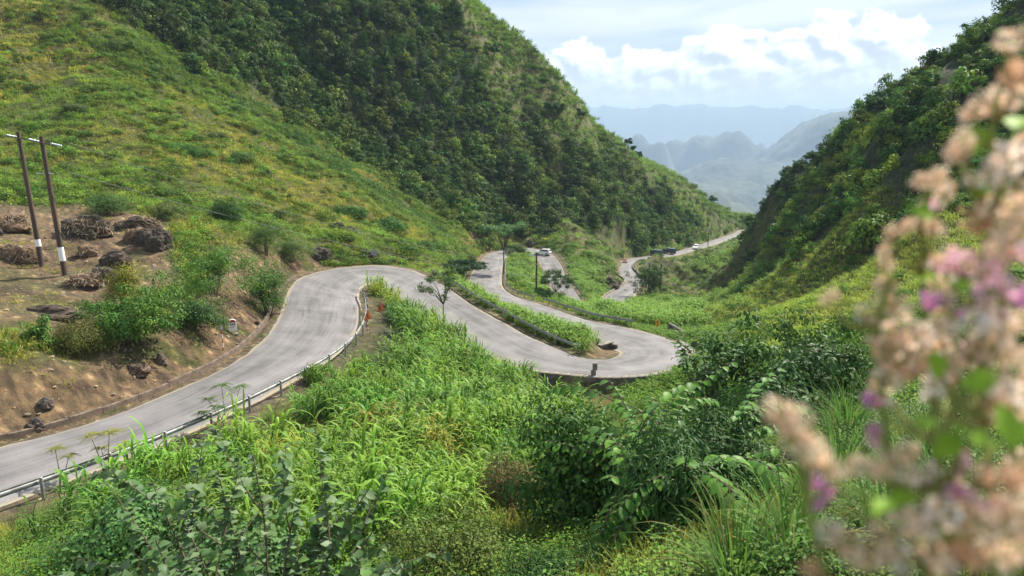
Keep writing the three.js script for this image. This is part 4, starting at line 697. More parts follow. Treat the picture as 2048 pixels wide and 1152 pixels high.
{
  const d = topB.clone().sub(topA).normalize(), a = topA.clone().addScaledVector(d, -1.6), b = topB.clone().addScaledVector(d, 1.5), t = thing('cross_arm', 0, 0, 0, 0, 'steel cross arm with pale insulators joining the two terrace poles', 'cross arm');
  for (const o of [-0.3, 0.3]) mesh('arm', rodBetween(a.clone().add(V(0, 0, o)), b.clone().add(V(0, 0, o)), 0.04), wood, t);
  for (const p of [a, topA.clone().lerp(topB, 0.5), b]) for (const s of [-1, 1]) insulator(t, p.clone().add(V(s * 0.1, 0.05, 0.25 * s)), p.clone().add(V(s * 0.95 + 0.3, s < 0 ? 0.05 : -0.15, 0.7 * s)));
  const t2 = V(-41.35, at(-40.3, -61.7) + 9.0, -61.7); const f = mesh('clamp', rodBetween(t2.clone().add(V(-0.35, 0, 0)), t2.clone().add(V(1.2, 0, 0.1)), 0.06), steel, t);
}
function wire(label, a, b, sag, r = 0.03, group = 'overhead wires') { const P = Array.from({ length: 25 }, (_, i) => { const t = i / 24; return a.clone().lerp(b, t).add(V(0, -sag * 4 * t * (1 - t), 0)); }); return tag(mesh('wire', new THREE.TubeGeometry(new THREE.CatmullRomCurve3(P), 40, r, 5), wireM), label, 'wire', group); }
wire('upper overhead wire running right from the terrace poles', topB.clone().add(V(1.8, 0, -0.6)), V(8.6, -22.0, -133), 2.2);
wire('lower overhead wire running right from the terrace poles', topB.clone().add(V(1.9, -2.6, -0.2)), V(4.9, -24.0, -133), 1.5);
wire('overhead wire leaving the terrace poles at the left edge', topA.clone().add(V(-1.6, 0.1, 0.2)), V(-90, 4, -38), 0.6);
wire('second overhead wire leaving the terrace poles at the left edge', topA.clone().add(V(-1.5, -0.1, 0.8)), V(-90, 3.4, -36), 0.6);
wire('guy wire slanting from the left terrace pole to the ground', topA.clone().add(V(0.1, -0.6, 0)), V(-54.5, at(-54.5, -78) + 0.1, -78), 0, 0.02, 'guy wires of the terrace poles');
wire('guy wire slanting down behind the right terrace pole', topB.clone().add(V(0.1, -0.5, -0.1)), V(-44.0, at(-44, -80) + 0.1, -80), 0, 0.02, 'guy wires of the terrace poles');
function arms(t, y, half, turn, n = 3) { const c = Math.cos(turn), s = Math.sin(turn); mesh('cross_arm', rodBetween(V(-half * c, y, -half * s), V(half * c, y, half * s), 0.07), steel, t); for (let i = 0; i < n; i++) { const k = lerp(-1, 1, i / (n - 1)) * half * 0.95; insulator(t, V(k * c, y + 0.03, k * s), V(k * c, y + 0.5, k * s)); } }
arms(pole('dark single pole with a cross arm on the central grassy island', 4.75, -133, 9.2, { r: 0.2 }), 8.6, 1.5, 0.2);
const PC = pole('left one of two poles on the slope beyond the cane grass', 35.6, -177.7, 7.8, { r: 0.2 }), PD = pole('right one of two poles on the slope beyond the cane grass', 38.2, -175.6, 8.0, { r: 0.22 });
arms(PC, 7.6, 1.5, 0.4); arms(PD, 7.6, 1.6, 0.4);
arms(pole('tiny far pole beside the distant road below the wooded slope', 94, -331, 8, { r: 0.2 }), 7.4, 1.3, 0.5);
wire('wire from the central island pole to the slope poles', V(6.2, -20.0, -133), V(37.0, -28.6, -176), 1.8);

// ---------------------------------------------------------------- milestone, markers and signs
const paint = (r, g, b, rough = 0.6) => new THREE.MeshStandardMaterial({ name: 'paint', color: new THREE.Color(r, g, b), roughness: rough, side: THREE.DoubleSide });
const red = paint(0.36, 0.04, 0.028), offWhite = paint(0.74, 0.72, 0.69), orange = paint(0.30, 0.085, 0.02), dark = paint(0.025, 0.024, 0.024), greyPlate = paint(0.25, 0.27, 0.27), yellow = paint(0.75, 0.42, 0.03);
const facing = (x, z, tx, tz) => Math.atan2(tx - x, tz - z);
{
  const x = -23.3, z = -56.2, t = thing('milestone', x, at(x, z), z, facing(x, z, -8, -30), 'white kilometre stone with a red rounded top beside the near road', 'milestone');
  const s = new THREE.Shape(); s.moveTo(-0.3, 0.28); s.lineTo(0.3, 0.28); s.lineTo(0.3, 0.95); s.absarc(0, 0.95, 0.3, 0, Math.PI); s.closePath();
  const body = new THREE.ExtrudeGeometry(s, { depth: 0.16, bevelSize: 0.02, bevelThickness: 0.02, bevelSegments: 2, curveSegments: 16 }); body.translate(0, 0, -0.08); mesh('stone', body, offWhite, t);
  const c = new THREE.Shape(); c.moveTo(-0.26, 0.99); c.lineTo(0.26, 0.99); c.absarc(0, 0.96, 0.26, 0.1, Math.PI - 0.1); const cap = new THREE.ExtrudeGeometry(c, { depth: 0.02, bevelEnabled: false, curveSegments: 14 }); cap.translate(0, 0, 0.1); mesh('red_cap', cap, red, t);
  const bars = []; for (const [bx, by, w, h] of [[-0.15, 0.83, 0.12, 0.12], [0.0, 0.83, 0.1, 0.12], [0.14, 0.83, 0.12, 0.12], [-0.12, 0.62, 0.05, 0.07], [-0.03, 0.62, 0.05, 0.07], [0.09, 0.62, 0.09, 0.07]]) { const b = new THREE.BoxGeometry(w, h, 0.02); b.translate(bx, by, 0.108); bars.push(b); }
  mesh('worn_lettering', mergeGeometries(bars), dark, t);
  for (const k of [-0.2, 0.2]) { const l = new THREE.BoxGeometry(0.07, 0.5, 0.07); l.translate(k, 0.06, 0); mesh('leg', l, offWhite, t); }
  const base = new THREE.BoxGeometry(0.8, 0.14, 0.4); base.translate(0, -0.05, 0); mesh('base_slab', base, concrete, t);
}
function bandedPost(t, h, r, n, a = red, b = offWhite) { for (let i = 0; i < n; i++) { const g = new THREE.CylinderGeometry(r, r, h / n, 10); g.translate(0, (i + 0.5) * h / n, 0); mesh('post_band', g, i % 2 ? b : a, t); } }
{
  const x = -22.6, z = -52.4, t = thing('marker_post', x, at(x, z) - 0.1, z, facing(x, z, 0, 0), 'thin red and white marker post with small plate below the milestone', 'marker post'); bandedPost(t, 1.75, 0.045, 5);
  const p = new THREE.BoxGeometry(0.2, 0.34, 0.03); p.translate(0, 1.9, 0.02); mesh('plate', p, greyPlate, t); const q = new THREE.BoxGeometry(0.09, 0.2, 0.012); q.translate(0.0, 1.92, 0.045); mesh('reflector', q, white, t);
}
function warning(label, x, z, turn, h) {
  const t = thing('warning_sign', x, at(x, z) - 0.1, z, turn, label, 'warning sign'); bandedPost(t, h, 0.045, 8);
  const tri = (s, d) => { const q = new THREE.Shape([new THREE.Vector2(-s, -s * 0.577), new THREE.Vector2(s, -s * 0.577), new THREE.Vector2(0, s * 1.155)]), g = new THREE.ExtrudeGeometry(q, { depth: d, bevelEnabled: false }); return g; };
  const b = tri(0.52, 0.03); b.translate(0, h + 0.18, 0.05); mesh('plate', b, red, t); const f = tri(0.40, 0.012); f.translate(0, h + 0.18, 0.081); mesh('face', f, orange, t);
  const bend = new THREE.TubeGeometry(new THREE.CatmullRomCurve3([V(0.02, -0.16, 0), V(0.02, 0.0, 0), V(-0.1, 0.1, 0), V(-0.02, 0.25, 0)]), 12, 0.03, 5); bend.translate(0, h + 0.2, 0.096); mesh('bend_symbol', bend, dark, t); return t;
}
warning('orange triangular bend sign standing at the guardrail inside the first bend', -12.55, -58.6, 1.05, 1.55);
warning('orange triangular bend sign half hidden by cane grass behind the guardrail', -12.3, -63.2, 0.95, 1.3);
{
  const x = 20.3, z = -94.0, t = thing('chevron_sign', x, at(x, z) - 0.1, z, facing(x, z, 6, -60), 'small yellow and red chevron board at the outside of the second hairpin', 'chevron sign'); bandedPost(t, 1.2, 0.05, 4);
  const p = new THREE.BoxGeometry(0.62, 0.95, 0.03); p.translate(0, 1.55, 0.03); mesh('board', p, yellow, t); for (const k of [0, 1]) { const c = new THREE.Shape([new THREE.Vector2(0.2, 0), new THREE.Vector2(0.02, 0), new THREE.Vector2(-0.2, 0.2), new THREE.Vector2(0.02, 0.4), new THREE.Vector2(0.2, 0.4), new THREE.Vector2(-0.02, 0.2)]), g = new THREE.ExtrudeGeometry(c, { depth: 0.012, bevelEnabled: false }); g.translate(0, 1.12 + k * 0.45, 0.046); mesh('chevron', g, k ? dark : red, t); }
}
{
  const x = -20.9, z = -104.6, t = thing('road_sign', x, at(x, z) - 0.1, z, facing(x, z, 0, 0), 'grey back of an eight sided sign on a post behind the first bend', 'road sign'); const p = new THREE.CylinderGeometry(0.045, 0.045, 2.0, 8); p.translate(0, 1, 0); mesh('post', p, steel, t); const d = new THREE.CylinderGeometry(0.52, 0.52, 0.03, 8); d.rotateX(Math.PI / 2); d.rotateZ(Math.PI / 8); d.translate(0, 2.0, 0.06); mesh('plate', d, greyPlate, t);
}
{
  const p0 = beside(21.15, 1, 0.3), x = p0.x, z = p0.z, t = thing('round_sign', x, p0.y - 0.1, z, 0.3, 'dark back of a round sign on a post at the hairpin wall', 'road sign'); const p = new THREE.CylinderGeometry(0.04, 0.04, 1.5, 8); p.translate(0, 0.7, 0); mesh('post', p, steel, t); const d = new THREE.CylinderGeometry(0.36, 0.36, 0.03, 24); d.rotateX(Math.PI / 2); d.translate(0, 1.35, 0.055); mesh('disc', d, paint(0.06, 0.075, 0.07), t);
}
{
  const p0 = beside(18.75, 1, 0.1), t = thing('edge_marker', p0.x, p0.y - 0.02, p0.z, 0.1, 'grey concrete marker of two stacked blocks on the hairpin wall', 'marker post'); const a = new THREE.BoxGeometry(0.42, 0.62, 0.26), b = new THREE.BoxGeometry(0.40, 0.66, 0.24); a.translate(0, 0.32, 0); b.translate(0.12, 0.97, 0.02); mesh('lower_block', a, concrete, t); mesh('upper_block', b, concrete, t);
}
{
  const p0 = beside(22.1, -1, 0.95), t = thing('culvert_head', p0.x, p0.y, p0.z, 0.75, 'low concrete culvert head beside the bare tip of the hairpin island', 'culvert'); const a = new THREE.BoxGeometry(2.0, 0.75, 0.3), b = new THREE.BoxGeometry(2.1, 0.12, 0.55); a.translate(0, 0.2, 0); b.translate(0, 0.62, 0); mesh('wall', a, darkStone, t); mesh('cap', b, concrete, t); const c = new THREE.BoxGeometry(0.3, 0.6, 0.7); c.translate(0.95, 0.15, 0.45); mesh('side_wall', c, darkStone, t);
}
{
  const pts = [[36.0, -232], [38.3, -222], [39.6, -212], [39.4, -204], [36.9, -197]].map(([x, z]) => { const n = nearRoad(x, z); return V(x, (n ? n.a.y : at(x, z)), z); }), g = thing('stone_kerb', 0, 0, 0, 0, 'dark stone kerb curving round the outside of the distant narrow bend', 'kerb'), c = new THREE.CatmullRomCurve3(along(41.0, 45.6, 24, 1, 0.35, 0));
  for (let i = 0; i < 14; i++) { const L = []; for (let j = 0; j <= 4; j++) L.push(c.getPoint((i + j / 4 * 0.97) / 14)); mesh('kerb_stone', sweep(L, [[-0.2, -0.6], [-0.2, 0.6], [0.2, 0.6], [0.2, -0.6]]), darkStone, g); }
  const g2 = thing('stone_kerb', 0, 0, 0, 0, 'brown stone edge along the rocky inside of the distant bend', 'kerb'), c2 = new THREE.CatmullRomCurve3(along(39.6, 42.8, 24, -1, 0.5, 0));
  for (let i = 0; i < 14; i++) { const L = []; for (let j = 0; j <= 4; j++) L.push(c2.getPoint((i + j / 4 * 0.97) / 14)); mesh('kerb_stone', sweep(L, [[-0.15, -0.5], [-0.15, 0.3], [0.15, 0.3], [0.15, -0.5]]), concrete, g2); }
}

// ---------------------------------------------------------------- vehicles
const tyreM = new THREE.MeshStandardMaterial({ name: 'tyre', color: new THREE.Color(0.02, 0.02, 0.02), roughness: 0.9 }), rimM = new THREE.MeshStandardMaterial({ name: 'rim', color: new THREE.Color(0.5, 0.5, 0.5), metalness: 0.8, roughness: 0.4 }), paneM = new THREE.MeshPhysicalMaterial({ name: 'dark glass', color: new THREE.Color(0.02, 0.024, 0.03), roughness: 0.06, clearcoat: 1 }), carPaint = (r, g, b) => new THREE.MeshPhysicalMaterial({ name: 'car paint', color: new THREE.Color(r, g, b), roughness: 0.35, clearcoat: 0.8, clearcoatRoughness: 0.1 });
const lampM = new THREE.MeshStandardMaterial({ name: 'lamp glass', color: new THREE.Color(0.8, 0.8, 0.78), roughness: 0.2 }), tailM = new THREE.MeshStandardMaterial({ name: 'tail lamp', color: new THREE.Color(0.35, 0.02, 0.02), roughness: 0.3 });
const sideShape = (P, w, bevel = 0.06) => { const g = new THREE.ExtrudeGeometry(new THREE.Shape(P.map(([a, b]) => new THREE.Vector2(a, b))), { depth: w - 2 * bevel, bevelSize: bevel, bevelThickness: bevel, bevelSegments: 3 }); g.translate(0, 0, -w / 2 + bevel); return g; };
function wheels(t, xs, half, r) { for (const x of xs) for (const s of [-1, 1]) { const g = new THREE.CylinderGeometry(r, r, 0.24, 20); g.rotateX(Math.PI / 2); const w = mesh('wheel', g, tyreM, t); w.position.set(x, r, s * half); const q = new THREE.CylinderGeometry(r * 0.6, r * 0.6, 0.03, 14); q.rotateX(Math.PI / 2); const m = mesh('rim', q, rimM, w); m.position.z = s * 0.12; } }
function box(name, parent, m, x, y, z, w, h, d) { const g = new THREE.BoxGeometry(w, h, d); g.translate(x, y, z); return mesh(name, g, m, parent); }
// front is +x
function suv(name, label, category, x, y, z, turn, color, k = 1) {
  const t = thing(name, x, y, z, turn, label, category), p = carPaint(...color); t.scale.setScalar(k);
  mesh('body', sideShape([[-2.2, 0.42], [-2.28, 0.95], [-2.1, 1.08], [0.95, 1.1], [2.05, 0.98], [2.3, 0.78], [2.3, 0.42], [1.85, 0.32], [-1.8, 0.32]], 1.84), p, t);
  mesh('cabin', sideShape([[-2.1, 1.05], [-1.85, 1.66], [-1.6, 1.74], [0.1, 1.74], [0.35, 1.66], [1.05, 1.06]], 1.6, 0.05), p, t);
  for (const s of [-1, 1]) for (const [a, b, c, d] of [[-1.75, -0.95, -1.62, -0.9], [-0.88, -0.05, -0.85, -0.05], [0.05, 0.82, 0.05, 0.36]]) { const q = new THREE.Shape([new THREE.Vector2(a, 1.14), new THREE.Vector2(b, 1.14), new THREE.Vector2(d, 1.6), new THREE.Vector2(c, 1.6)]), g = new THREE.ExtrudeGeometry(q, { depth: 0.02, bevelEnabled: false }); g.translate(0, 0, s > 0 ? 0.795 : -0.815); mesh('side_window', g, paneM, t); }
  const ws = new THREE.BoxGeometry(0.9, 0.02, 1.36); ws.rotateZ(-0.72); ws.translate(0.74, 1.39, 0); mesh('windscreen', ws, paneM, t); const rw = new THREE.BoxGeometry(0.5, 0.02, 1.3); rw.rotateZ(1.17); rw.translate(-2.02, 1.38, 0); mesh('rear_window', rw, paneM, t);
  for (const s of [-1, 1]) { box('headlight', t, lampM, 2.22, 0.84, s * 0.66, 0.2, 0.16, 0.36); box('tail_light', t, tailM, -2.25, 0.92, s * 0.78, 0.1, 0.3, 0.18); box('mirror', t, p, 0.75, 1.17, s * 1.0, 0.14, 0.14, 0.18); box('roof_rail', t, rimM, -0.75, 1.78, s * 0.66, 1.9, 0.04, 0.05); }
  box('bumper', t, dark, 2.28, 0.45, 0, 0.12, 0.2, 1.6); box('rear_bumper', t, dark, -2.27, 0.5, 0, 0.1, 0.2, 1.6); wheels(t, [-1.38, 1.42], 0.84, 0.37); return t;
}
{ const q = sample(34.15), f = sample(34.0), d = V(-0.93, 0, -0.36); suv('car', 'white off-road car rounding the distant hairpin', 'car', 9.0, q.c.y + 0.04, -199.8, Math.atan2(-d.z, d.x), [0.78, 0.78, 0.77], 1.0); }
{ const q = sample(47.75); suv('van', 'white van coming along the far straight road', 'van', q.c.x + 1.2, q.c.y + 0.05, q.c.z + 1.0, Math.atan2(-(0.86), -0.5) + Math.PI * 0 , [0.78, 0.8, 0.78], 1.15).rotation.y = -2.08; }
{ const q = sample(44.6); suv('car', 'small orange car at the far narrow bend under the dark trees', 'car', q.c.x - 1, q.c.y + 0.05, q.c.z, -1.7, [0.30, 0.11, 0.06], 0.72); }
function truck(label, x, y, z, turn, color) {
  const t = thing('truck', x, y, z, turn, label, 'truck', null), p = carPaint(...color);
  mesh('cab', sideShape([[1.7, 0.7], [1.7, 2.5], [2.0, 2.6], [3.1, 2.55], [3.4, 1.7], [3.45, 0.7]], 2.2), p, t); box('cargo_box', t, new THREE.MeshStandardMaterial({ name: 'tarpaulin', color: new THREE.Color(0.06, 0.085, 0.10), roughness: 0.85 }), -0.9, 2.0, 0, 4.9, 2.2, 2.35); box('chassis', t, dark, 0, 0.72, 0, 6.6, 0.28, 1.1);
  const ws = new THREE.BoxGeometry(0.04, 0.85, 1.9); ws.rotateZ(0.34); ws.translate(3.3, 2.05, 0); mesh('windscreen', ws, paneM, t); for (const s of [-1, 1]) { box('side_window', t, paneM, 2.55, 2.05, s * 1.105, 0.85, 0.6, 0.03); box('headlight', t, lampM, 3.46, 1.0, s * 0.8, 0.06, 0.2, 0.3); box('mirror', t, dark, 3.2, 2.1, s * 1.3, 0.1, 0.35, 0.18); }
  for (let i = 0; i < 5; i++) box('side_rib', t, dark, -3.1 + i * 1.1, 2.0, 1.2, 0.08, 2.1, 0.06);
  wheels(t, [2.5, -1.4, -2.6], 1.0, 0.5); t.scale.setScalar(0.78); return t;
}
truck('dark truck parked at the far roadside, nearer and left of two', 58.5, -42.0, -279, 2.35, [0.05, 0.06, 0.07]);
truck('dark truck parked at the far roadside, farther and right of two', 66.3, -42.8, -289.5, 2.35, [0.07, 0.085, 0.10]);

// ---------------------------------------------------------------- bushes and trees one can tell apart
const stemColor = [0.10, 0.075, 0.05], paleStem = [0.2, 0.17, 0.12];
function bush(label, x, z, w, h, o = {}) {
  if (o.flatter) h *= 0.72; const R = rng(Math.abs(Math.round(x * 101 + z * 57)) + 5), t = thing('bush', x, at(x, z) - 0.1, z, R() * 6, label, 'bush', o.group), r = w / 2, L = o.L ?? 0.15, area = (o.many ?? 1) * (r * r * 2 + r * h * 2);
  const per = o.per ?? 34, W = o.W ?? L * 0.55, surface = 2 * Math.PI * r * (r + h * 0.5), lumps = Math.round(clamp(surface * 1.25 * (o.many ?? 1) / (L * W * 0.5) / per, 24, 240));
  const f = mesh('foliage', crown(R() * 1e6, { rx: r, ry: h * 0.52, lumps, per, lr: o.lr ?? clamp(r * 0.4, 0.25, 0.6), L, W: o.W ?? L * 0.55, c: o.c ?? MID, vary: o.vary ?? 0.6, inner: 0.35, droop: o.droop ?? 0.2, skirt: -0.6, ragged: 0.8 }), o.m ?? M.leaf, t); f.position.y = h * 0.16; tag(f, null, null, null, 'stuff');
  const G = new Growth(); for (let i = 0; i < (o.stems ?? 7); i++) { const a = R() * 6.283, k = 0.25 + 0.6 * R(); G.tube([V(Math.cos(a) * 0.1, -0.3, Math.sin(a) * 0.1), V(Math.cos(a) * r * k * 0.4, h * 0.4, Math.sin(a) * r * k * 0.4), V(Math.cos(a) * r * k, h * 0.85, Math.sin(a) * r * k)], 0.035 * Math.sqrt(h), 0.012, stemColor, 5); } mesh('stems', G.geometry(), M.bark, t); return t;
}
const G1 = [0.075, 0.17, 0.022], G2 = [0.12, 0.22, 0.028], YL = [0.20, 0.21, 0.03], DG = [0.045, 0.105, 0.020], GREY = [0.075, 0.13, 0.055];
bush('glossy green bush on the bank edge, lowest of the roadside bushes', -26.3, -46.6, 4.8, 3.2, { c: G1, m: M.glossy, L: 0.22, many: 1.3 });
bush('yellowish small tree-like bush on the terrace edge above the glossy bush', -30.0, -52.6, 2.9, 3.6, { c: YL, L: 0.13, many: 0.9 });
bush('largest vine covered green bush on the terrace edge', -26.4, -60.5, 7.4, 5.2, { c: G1, L: 0.18, m: M.glossy, many: 1.2 });
bush('tall loose bush on the upper right of the vine covered bush', -23.9, -66.5, 4.2, 4.6, { c: [0.07, 0.15, 0.03], L: 0.15 });
bush('dark middle bush between the glossy bush and the vine covered bush', -24.6, -52.6, 4.0, 2.4, { c: DG, L: 0.17, m: M.glossy });
bush('olive yellow bush on the terrace edge left of the glossy bush', -28.4, -44.0, 3.6, 2.2, { c: [0.12, 0.13, 0.03], L: 0.1 });
bush('small bright green bush on the terrace edge near the left frame edge', -29.9, -42.5, 1.5, 1.9, { c: G1, L: 0.2, m: M.glossy });
bush('feathery light green bush above the first bend, left of the bank end', -31.5, -88.0, 5.2, 4.4, { c: [0.10, 0.17, 0.04], L: 0.22, W: 0.05, droop: 0.6 });
bush('feathery pale bush right above the cut of the first bend', -29.8, -93, 4.4, 3.2, { c: [0.12, 0.18, 0.05], L: 0.22, W: 0.05, droop: 0.6 });
bush('dark rounded bush on the slope behind the feathery bushes', -38.0, -92.5, 5.0, 3.2, { c: DG, L: 0.18 });
bush('green bush at the upper edge of the bare terrace behind the poles', -50.5, -87.0, 4.8, 2.6, { c: [0.08, 0.15, 0.03], L: 0.16 });
bush('bushy scrub on the right upper corner of the terrace', -43.0, -86.5, 4.4, 2.4, { c: [0.10, 0.14, 0.035], L: 0.15 });
bush('lone dark green shrub half way up the grassy hillside', -50.6, -100.6, 4.6, 2.0, { flatter: 1, c: [0.085, 0.165, 0.024], L: 0.2 });
bush('dark green tussock of tall leaves on the grassy hillside', -59.0, -124.0, 6.0, 2.2, { flatter: 1, c: [0.06, 0.16, 0.02], L: 0.7, W: 0.07, droop: 0.3 });
bush('second dark tussock right of the tall leafy tussock on the hillside', -54.4, -123, 4.2, 1.8, { flatter: 1, c: [0.06, 0.16, 0.02], L: 0.6, W: 0.07, droop: 0.3 });
bush('dark shrub in a hollow of the hillside above the tussocks', -58.2, -140, 4.8, 2.0, { flatter: 1, c: [0.09, 0.13, 0.03], L: 0.2 });
bush('dark bush at the upper left edge of the grassy hillside', -87, -160, 7.4, 3.4, { flatter: 1, c: [0.10, 0.15, 0.03], L: 0.25 });
bush('slender olive shrub on the left part of the grassy hillside', -79.7, -130.5, 5.0, 2.6, { flatter: 1, c: [0.08, 0.12, 0.03], L: 0.2 });
bush('bright leafy bush cluster low on the hillside, left of two', -30.4, -130.5, 7.0, 3.0, { flatter: 1, c: G1, L: 0.25, m: M.glossy });
bush('bright leafy bush cluster low on the hillside, right of two', -23.6, -132.5, 6.0, 2.8, { flatter: 1, c: [0.06, 0.15, 0.03], L: 0.25 });
bush('low green bush above the road between first bend and distant hairpin', -15.8, -131.0, 5.5, 2.5, { flatter: 1, c: [0.08, 0.17, 0.03], L: 0.22 });
bush('pale leafy bush in the green gully strip under the forest', -48.8, -128.0, 5.0, 2.2, { flatter: 1, c: [0.09, 0.17, 0.035], L: 0.22 });
bush('tall light green bush in the lush strip high on the left', -65.0, -166, 5.5, 3.2, { flatter: 1, c: [0.10, 0.2, 0.03], L: 0.25 });
bush('dark bush filling the foot of the slope beside the near guardrail', -13.3, -45.5, 2.4, 1.3, { c: G2, L: 0.14 });
bush('small yellow green shrub alone on the dry grass under the wall', 4.7, -53.0, 2.0, 2.3, { c: [0.10, 0.15, 0.03], L: 0.09, many: 0.7 });
bush('round green bush left of the poles on the slope beyond the cane grass', 34.9, -173.5, 8.5, 7.2, { c: [0.055, 0.11, 0.028], L: 0.3, many: 0.8 });
bush('grey green bush below the grassy island pole', 6.8, -131.0, 8.5, 3.6, { c: [0.06, 0.13, 0.025], L: 0.25 });
bush('green bush on the top end of the grassy island by the far hairpin', 1.4, -192, 6, 3.2, { c: [0.07, 0.12, 0.035], L: 0.25 });

// bushes on the right
bush('tall dark glossy bush in front of the hairpin wall end', 9.5, -27.5, 4.2, 4.6, { c: DG, L: 0.24, m: M.glossy, many: 1.2, droop: 0.5 });
bush('dark creeper covered bush right of the hairpin, middle of three', 10.6, -25.6, 3.6, 3.8, { c: [0.03, 0.075, 0.018], L: 0.2, m: M.glossy, many: 1.2, droop: 0.5 });
bush('dark bush with hanging leaves right of the hairpin, farthest right of three', 14.0, -29.5, 5.2, 5.2, { c: DG, L: 0.22, m: M.glossy, many: 1.2, droop: 0.6 });
bush('broad dark bush under the three dark bushes on the right', 8.4, -21.5, 3.6, 2.6, { c: [0.04, 0.095, 0.02], L: 0.2, m: M.glossy, many: 1.2 });
bush('light leafed bush on the right slope behind the flowers', 20.5, -34, 5.2, 2.8, { c: G2, L: 0.18 });
bush('low dark bush on the yellow meadow at right', 24.0, -45.5, 4.0, 1.8, { c: DG, L: 0.16 });
bush('tangled vine mound on the left of the big near bush', 1.75, -16.4, 2.7, 2.9, { c: [0.055, 0.125, 0.022], L: 0.13, W: 0.10, m: M.glossy, many: 1.8, droop: 0.7 });
bush('lance leaved shrub in front of the big near bush', 3.15, -13.6, 2.3, 2.1, { c: [0.05, 0.115, 0.026], L: 0.17, W: 0.045, m: M.glossy, many: 2.2, droop: 0.5 });
bush('second lance leaved shrub right of the near bush by the tall grass', 4.75, -15.4, 2.4, 2.2, { c: [0.045, 0.105, 0.024], L: 0.16, W: 0.05, m: M.glossy, many: 2.0, droop: 0.5 });
bush('pale leafy creeper mound at the left bottom under the heart leaved tree', -6.6, -14.2, 2.8, 1.3, { c: [0.075, 0.16, 0.04], L: 0.12, W: 0.09, m: M.glossy, many: 1.6 });
bush('light green creeper patch at the lower left corner', -9.6, -16.5, 3.2, 1.4, { c: [0.085, 0.19, 0.045], L: 0.12, W: 0.09, m: M.glossy, many: 1.6 });
bush('low yellow green scrub at the bottom between tree and near bush', -1.2, -13.6, 2.6, 1.1, { c: [0.12, 0.17, 0.035], L: 0.08, many: 1.6 });
bush('soft dark green low bush at the bottom centre', 0.55, -11.6, 1.9, 0.9, { c: [0.045, 0.11, 0.022], L: 0.07, W: 0.03, many: 2.0 });
bush('brownish half dry shrub in the middle of the cane grass', -0.2, -19.0, 1.8, 1.5, { c: [0.16, 0.13, 0.05], L: 0.1, W: 0.04, many: 1.1 });
bush('leafy shrub beside the half dry shrub on the near slope', 1.0, -20.5, 2.6, 1.4, { c: G2, L: 0.11, many: 1.3 });

// a plant of branches that carry big leaves; each leaf a piece of its own
function branching(seed, { stems, len, lean, arch = 0.5, gap = 0.12, from = 0.35, twoRanked = false, r = 0.03, subs = 0, upper = 1 }) {
  const R = rng(seed), G = new Growth(), leaves = [];
  const grow = (p, d, L, rad, start, depth) => {
    const pts = [p.clone()], n = Math.max(5, Math.round(L / 0.18)), q = p.clone(), dir = d.clone(), side = perp(R, d);
    for (let i = 1; i <= n; i++) { dir.y -= arch / n * (0.4 + i / n); dir.addScaledVector(randomDir(R), 0.05).normalize(); q.addScaledVector(dir, L / n); pts.push(q.clone()); }
    G.tube(pts, rad, rad * 0.35, stemColor, 5);
    const curve = new THREE.CatmullRomCurve3(pts); let k = Math.floor(R() * 2);
    for (let s = L * start; s < L; s += gap * (0.75 + 0.5 * R())) {
      const u = s / L, c = curve.getPoint(u), t = curve.getTangent(u), out = twoRanked ? V(0, 1, 0).cross(t).normalize().multiplyScalar(k++ % 2 ? 1 : -1) : perp(R, t), ld = t.clone().multiplyScalar(0.45).add(out).add(V(0, twoRanked ? -0.25 : -0.55 * R(), 0)).normalize(), n0 = V(0, 1, 0).addScaledVector(out, 0.35).addScaledVector(randomDir(R), 0.35); n0.addScaledVector(ld, -n0.dot(ld)).normalize();
      leaves.push({ p: c, d: ld, n: n0, s: (0.7 + 0.5 * R()) * (0.8 + 0.25 * Math.sin(u * 3)) });
    }
    if (depth < subs) { const m = 2 + Math.floor(R() * 3); for (let i = 0; i < m; i++) { const u = 0.3 + 0.55 * (i + R()) / m, c = curve.getPoint(u), t = curve.getTangent(u); grow(c, t.clone().multiplyScalar(0.8).addScaledVector(perp(R, t), 0.75).add(V(0, 0.15, 0)).normalize(), L * (0.40 + 0.3 * R()), rad * 0.5, 0.25, depth + 1); } }
  };
  for (let i = 0; i < stems; i++) { const a = (i + R() * 0.6) / stems * 6.283, q = lean * (0.35 + 0.9 * R()); grow(V(Math.cos(a) * 0.08, -0.3, Math.sin(a) * 0.08), V(Math.cos(a) * q, upper, Math.sin(a) * q).normalize(), len * (0.75 + 0.45 * R()), r, from, 0); }
  return { wood: G.geometry(), leaves };
}
function leafyTree(name, label, category, x, y, z, plan, leaf, material, most = 300) {
  const t = thing(name, x, y, z, 0, label, category), R = rng(Math.round(Math.abs(x * 77 + z * 31))); mesh('stem', plan.wood, M.bark, t);
  const kinds = leaf.colors.map((c) => { const G = new Growth(); G.fullLeaf(0, 0, 0, V(1, 0, 0), V(0, 1, 0), leaf.L, leaf.W, c, leaf.shape, leaf.droop ?? 0.25); return G.geometry(); }), X = new THREE.Matrix4(), rest = [], L = plan.leaves.slice();
  for (let i = L.length - 1; i > 0; i--) { const j = Math.floor(R() * (i + 1)); [L[i], L[j]] = [L[j], L[i]]; }
  L.forEach((l, i) => { X.makeBasis(l.d, l.n, V(0, 0, 0).crossVectors(l.d, l.n)).scale(V(l.s, l.s, l.s)).setPosition(l.p); const g = kinds[Math.floor(R() * kinds.length)]; if (i < most) { const m = mesh('leaf', g, material, t); m.matrix.copy(X); m.matrix.decompose(m.position, m.quaternion, m.scale); } else rest.push(g.clone().applyMatrix4(X)); });
  if (rest.length) tag(mesh('foliage', mergeGeometries(rest), material, t), null, null, null, 'stuff');
  return t;
}
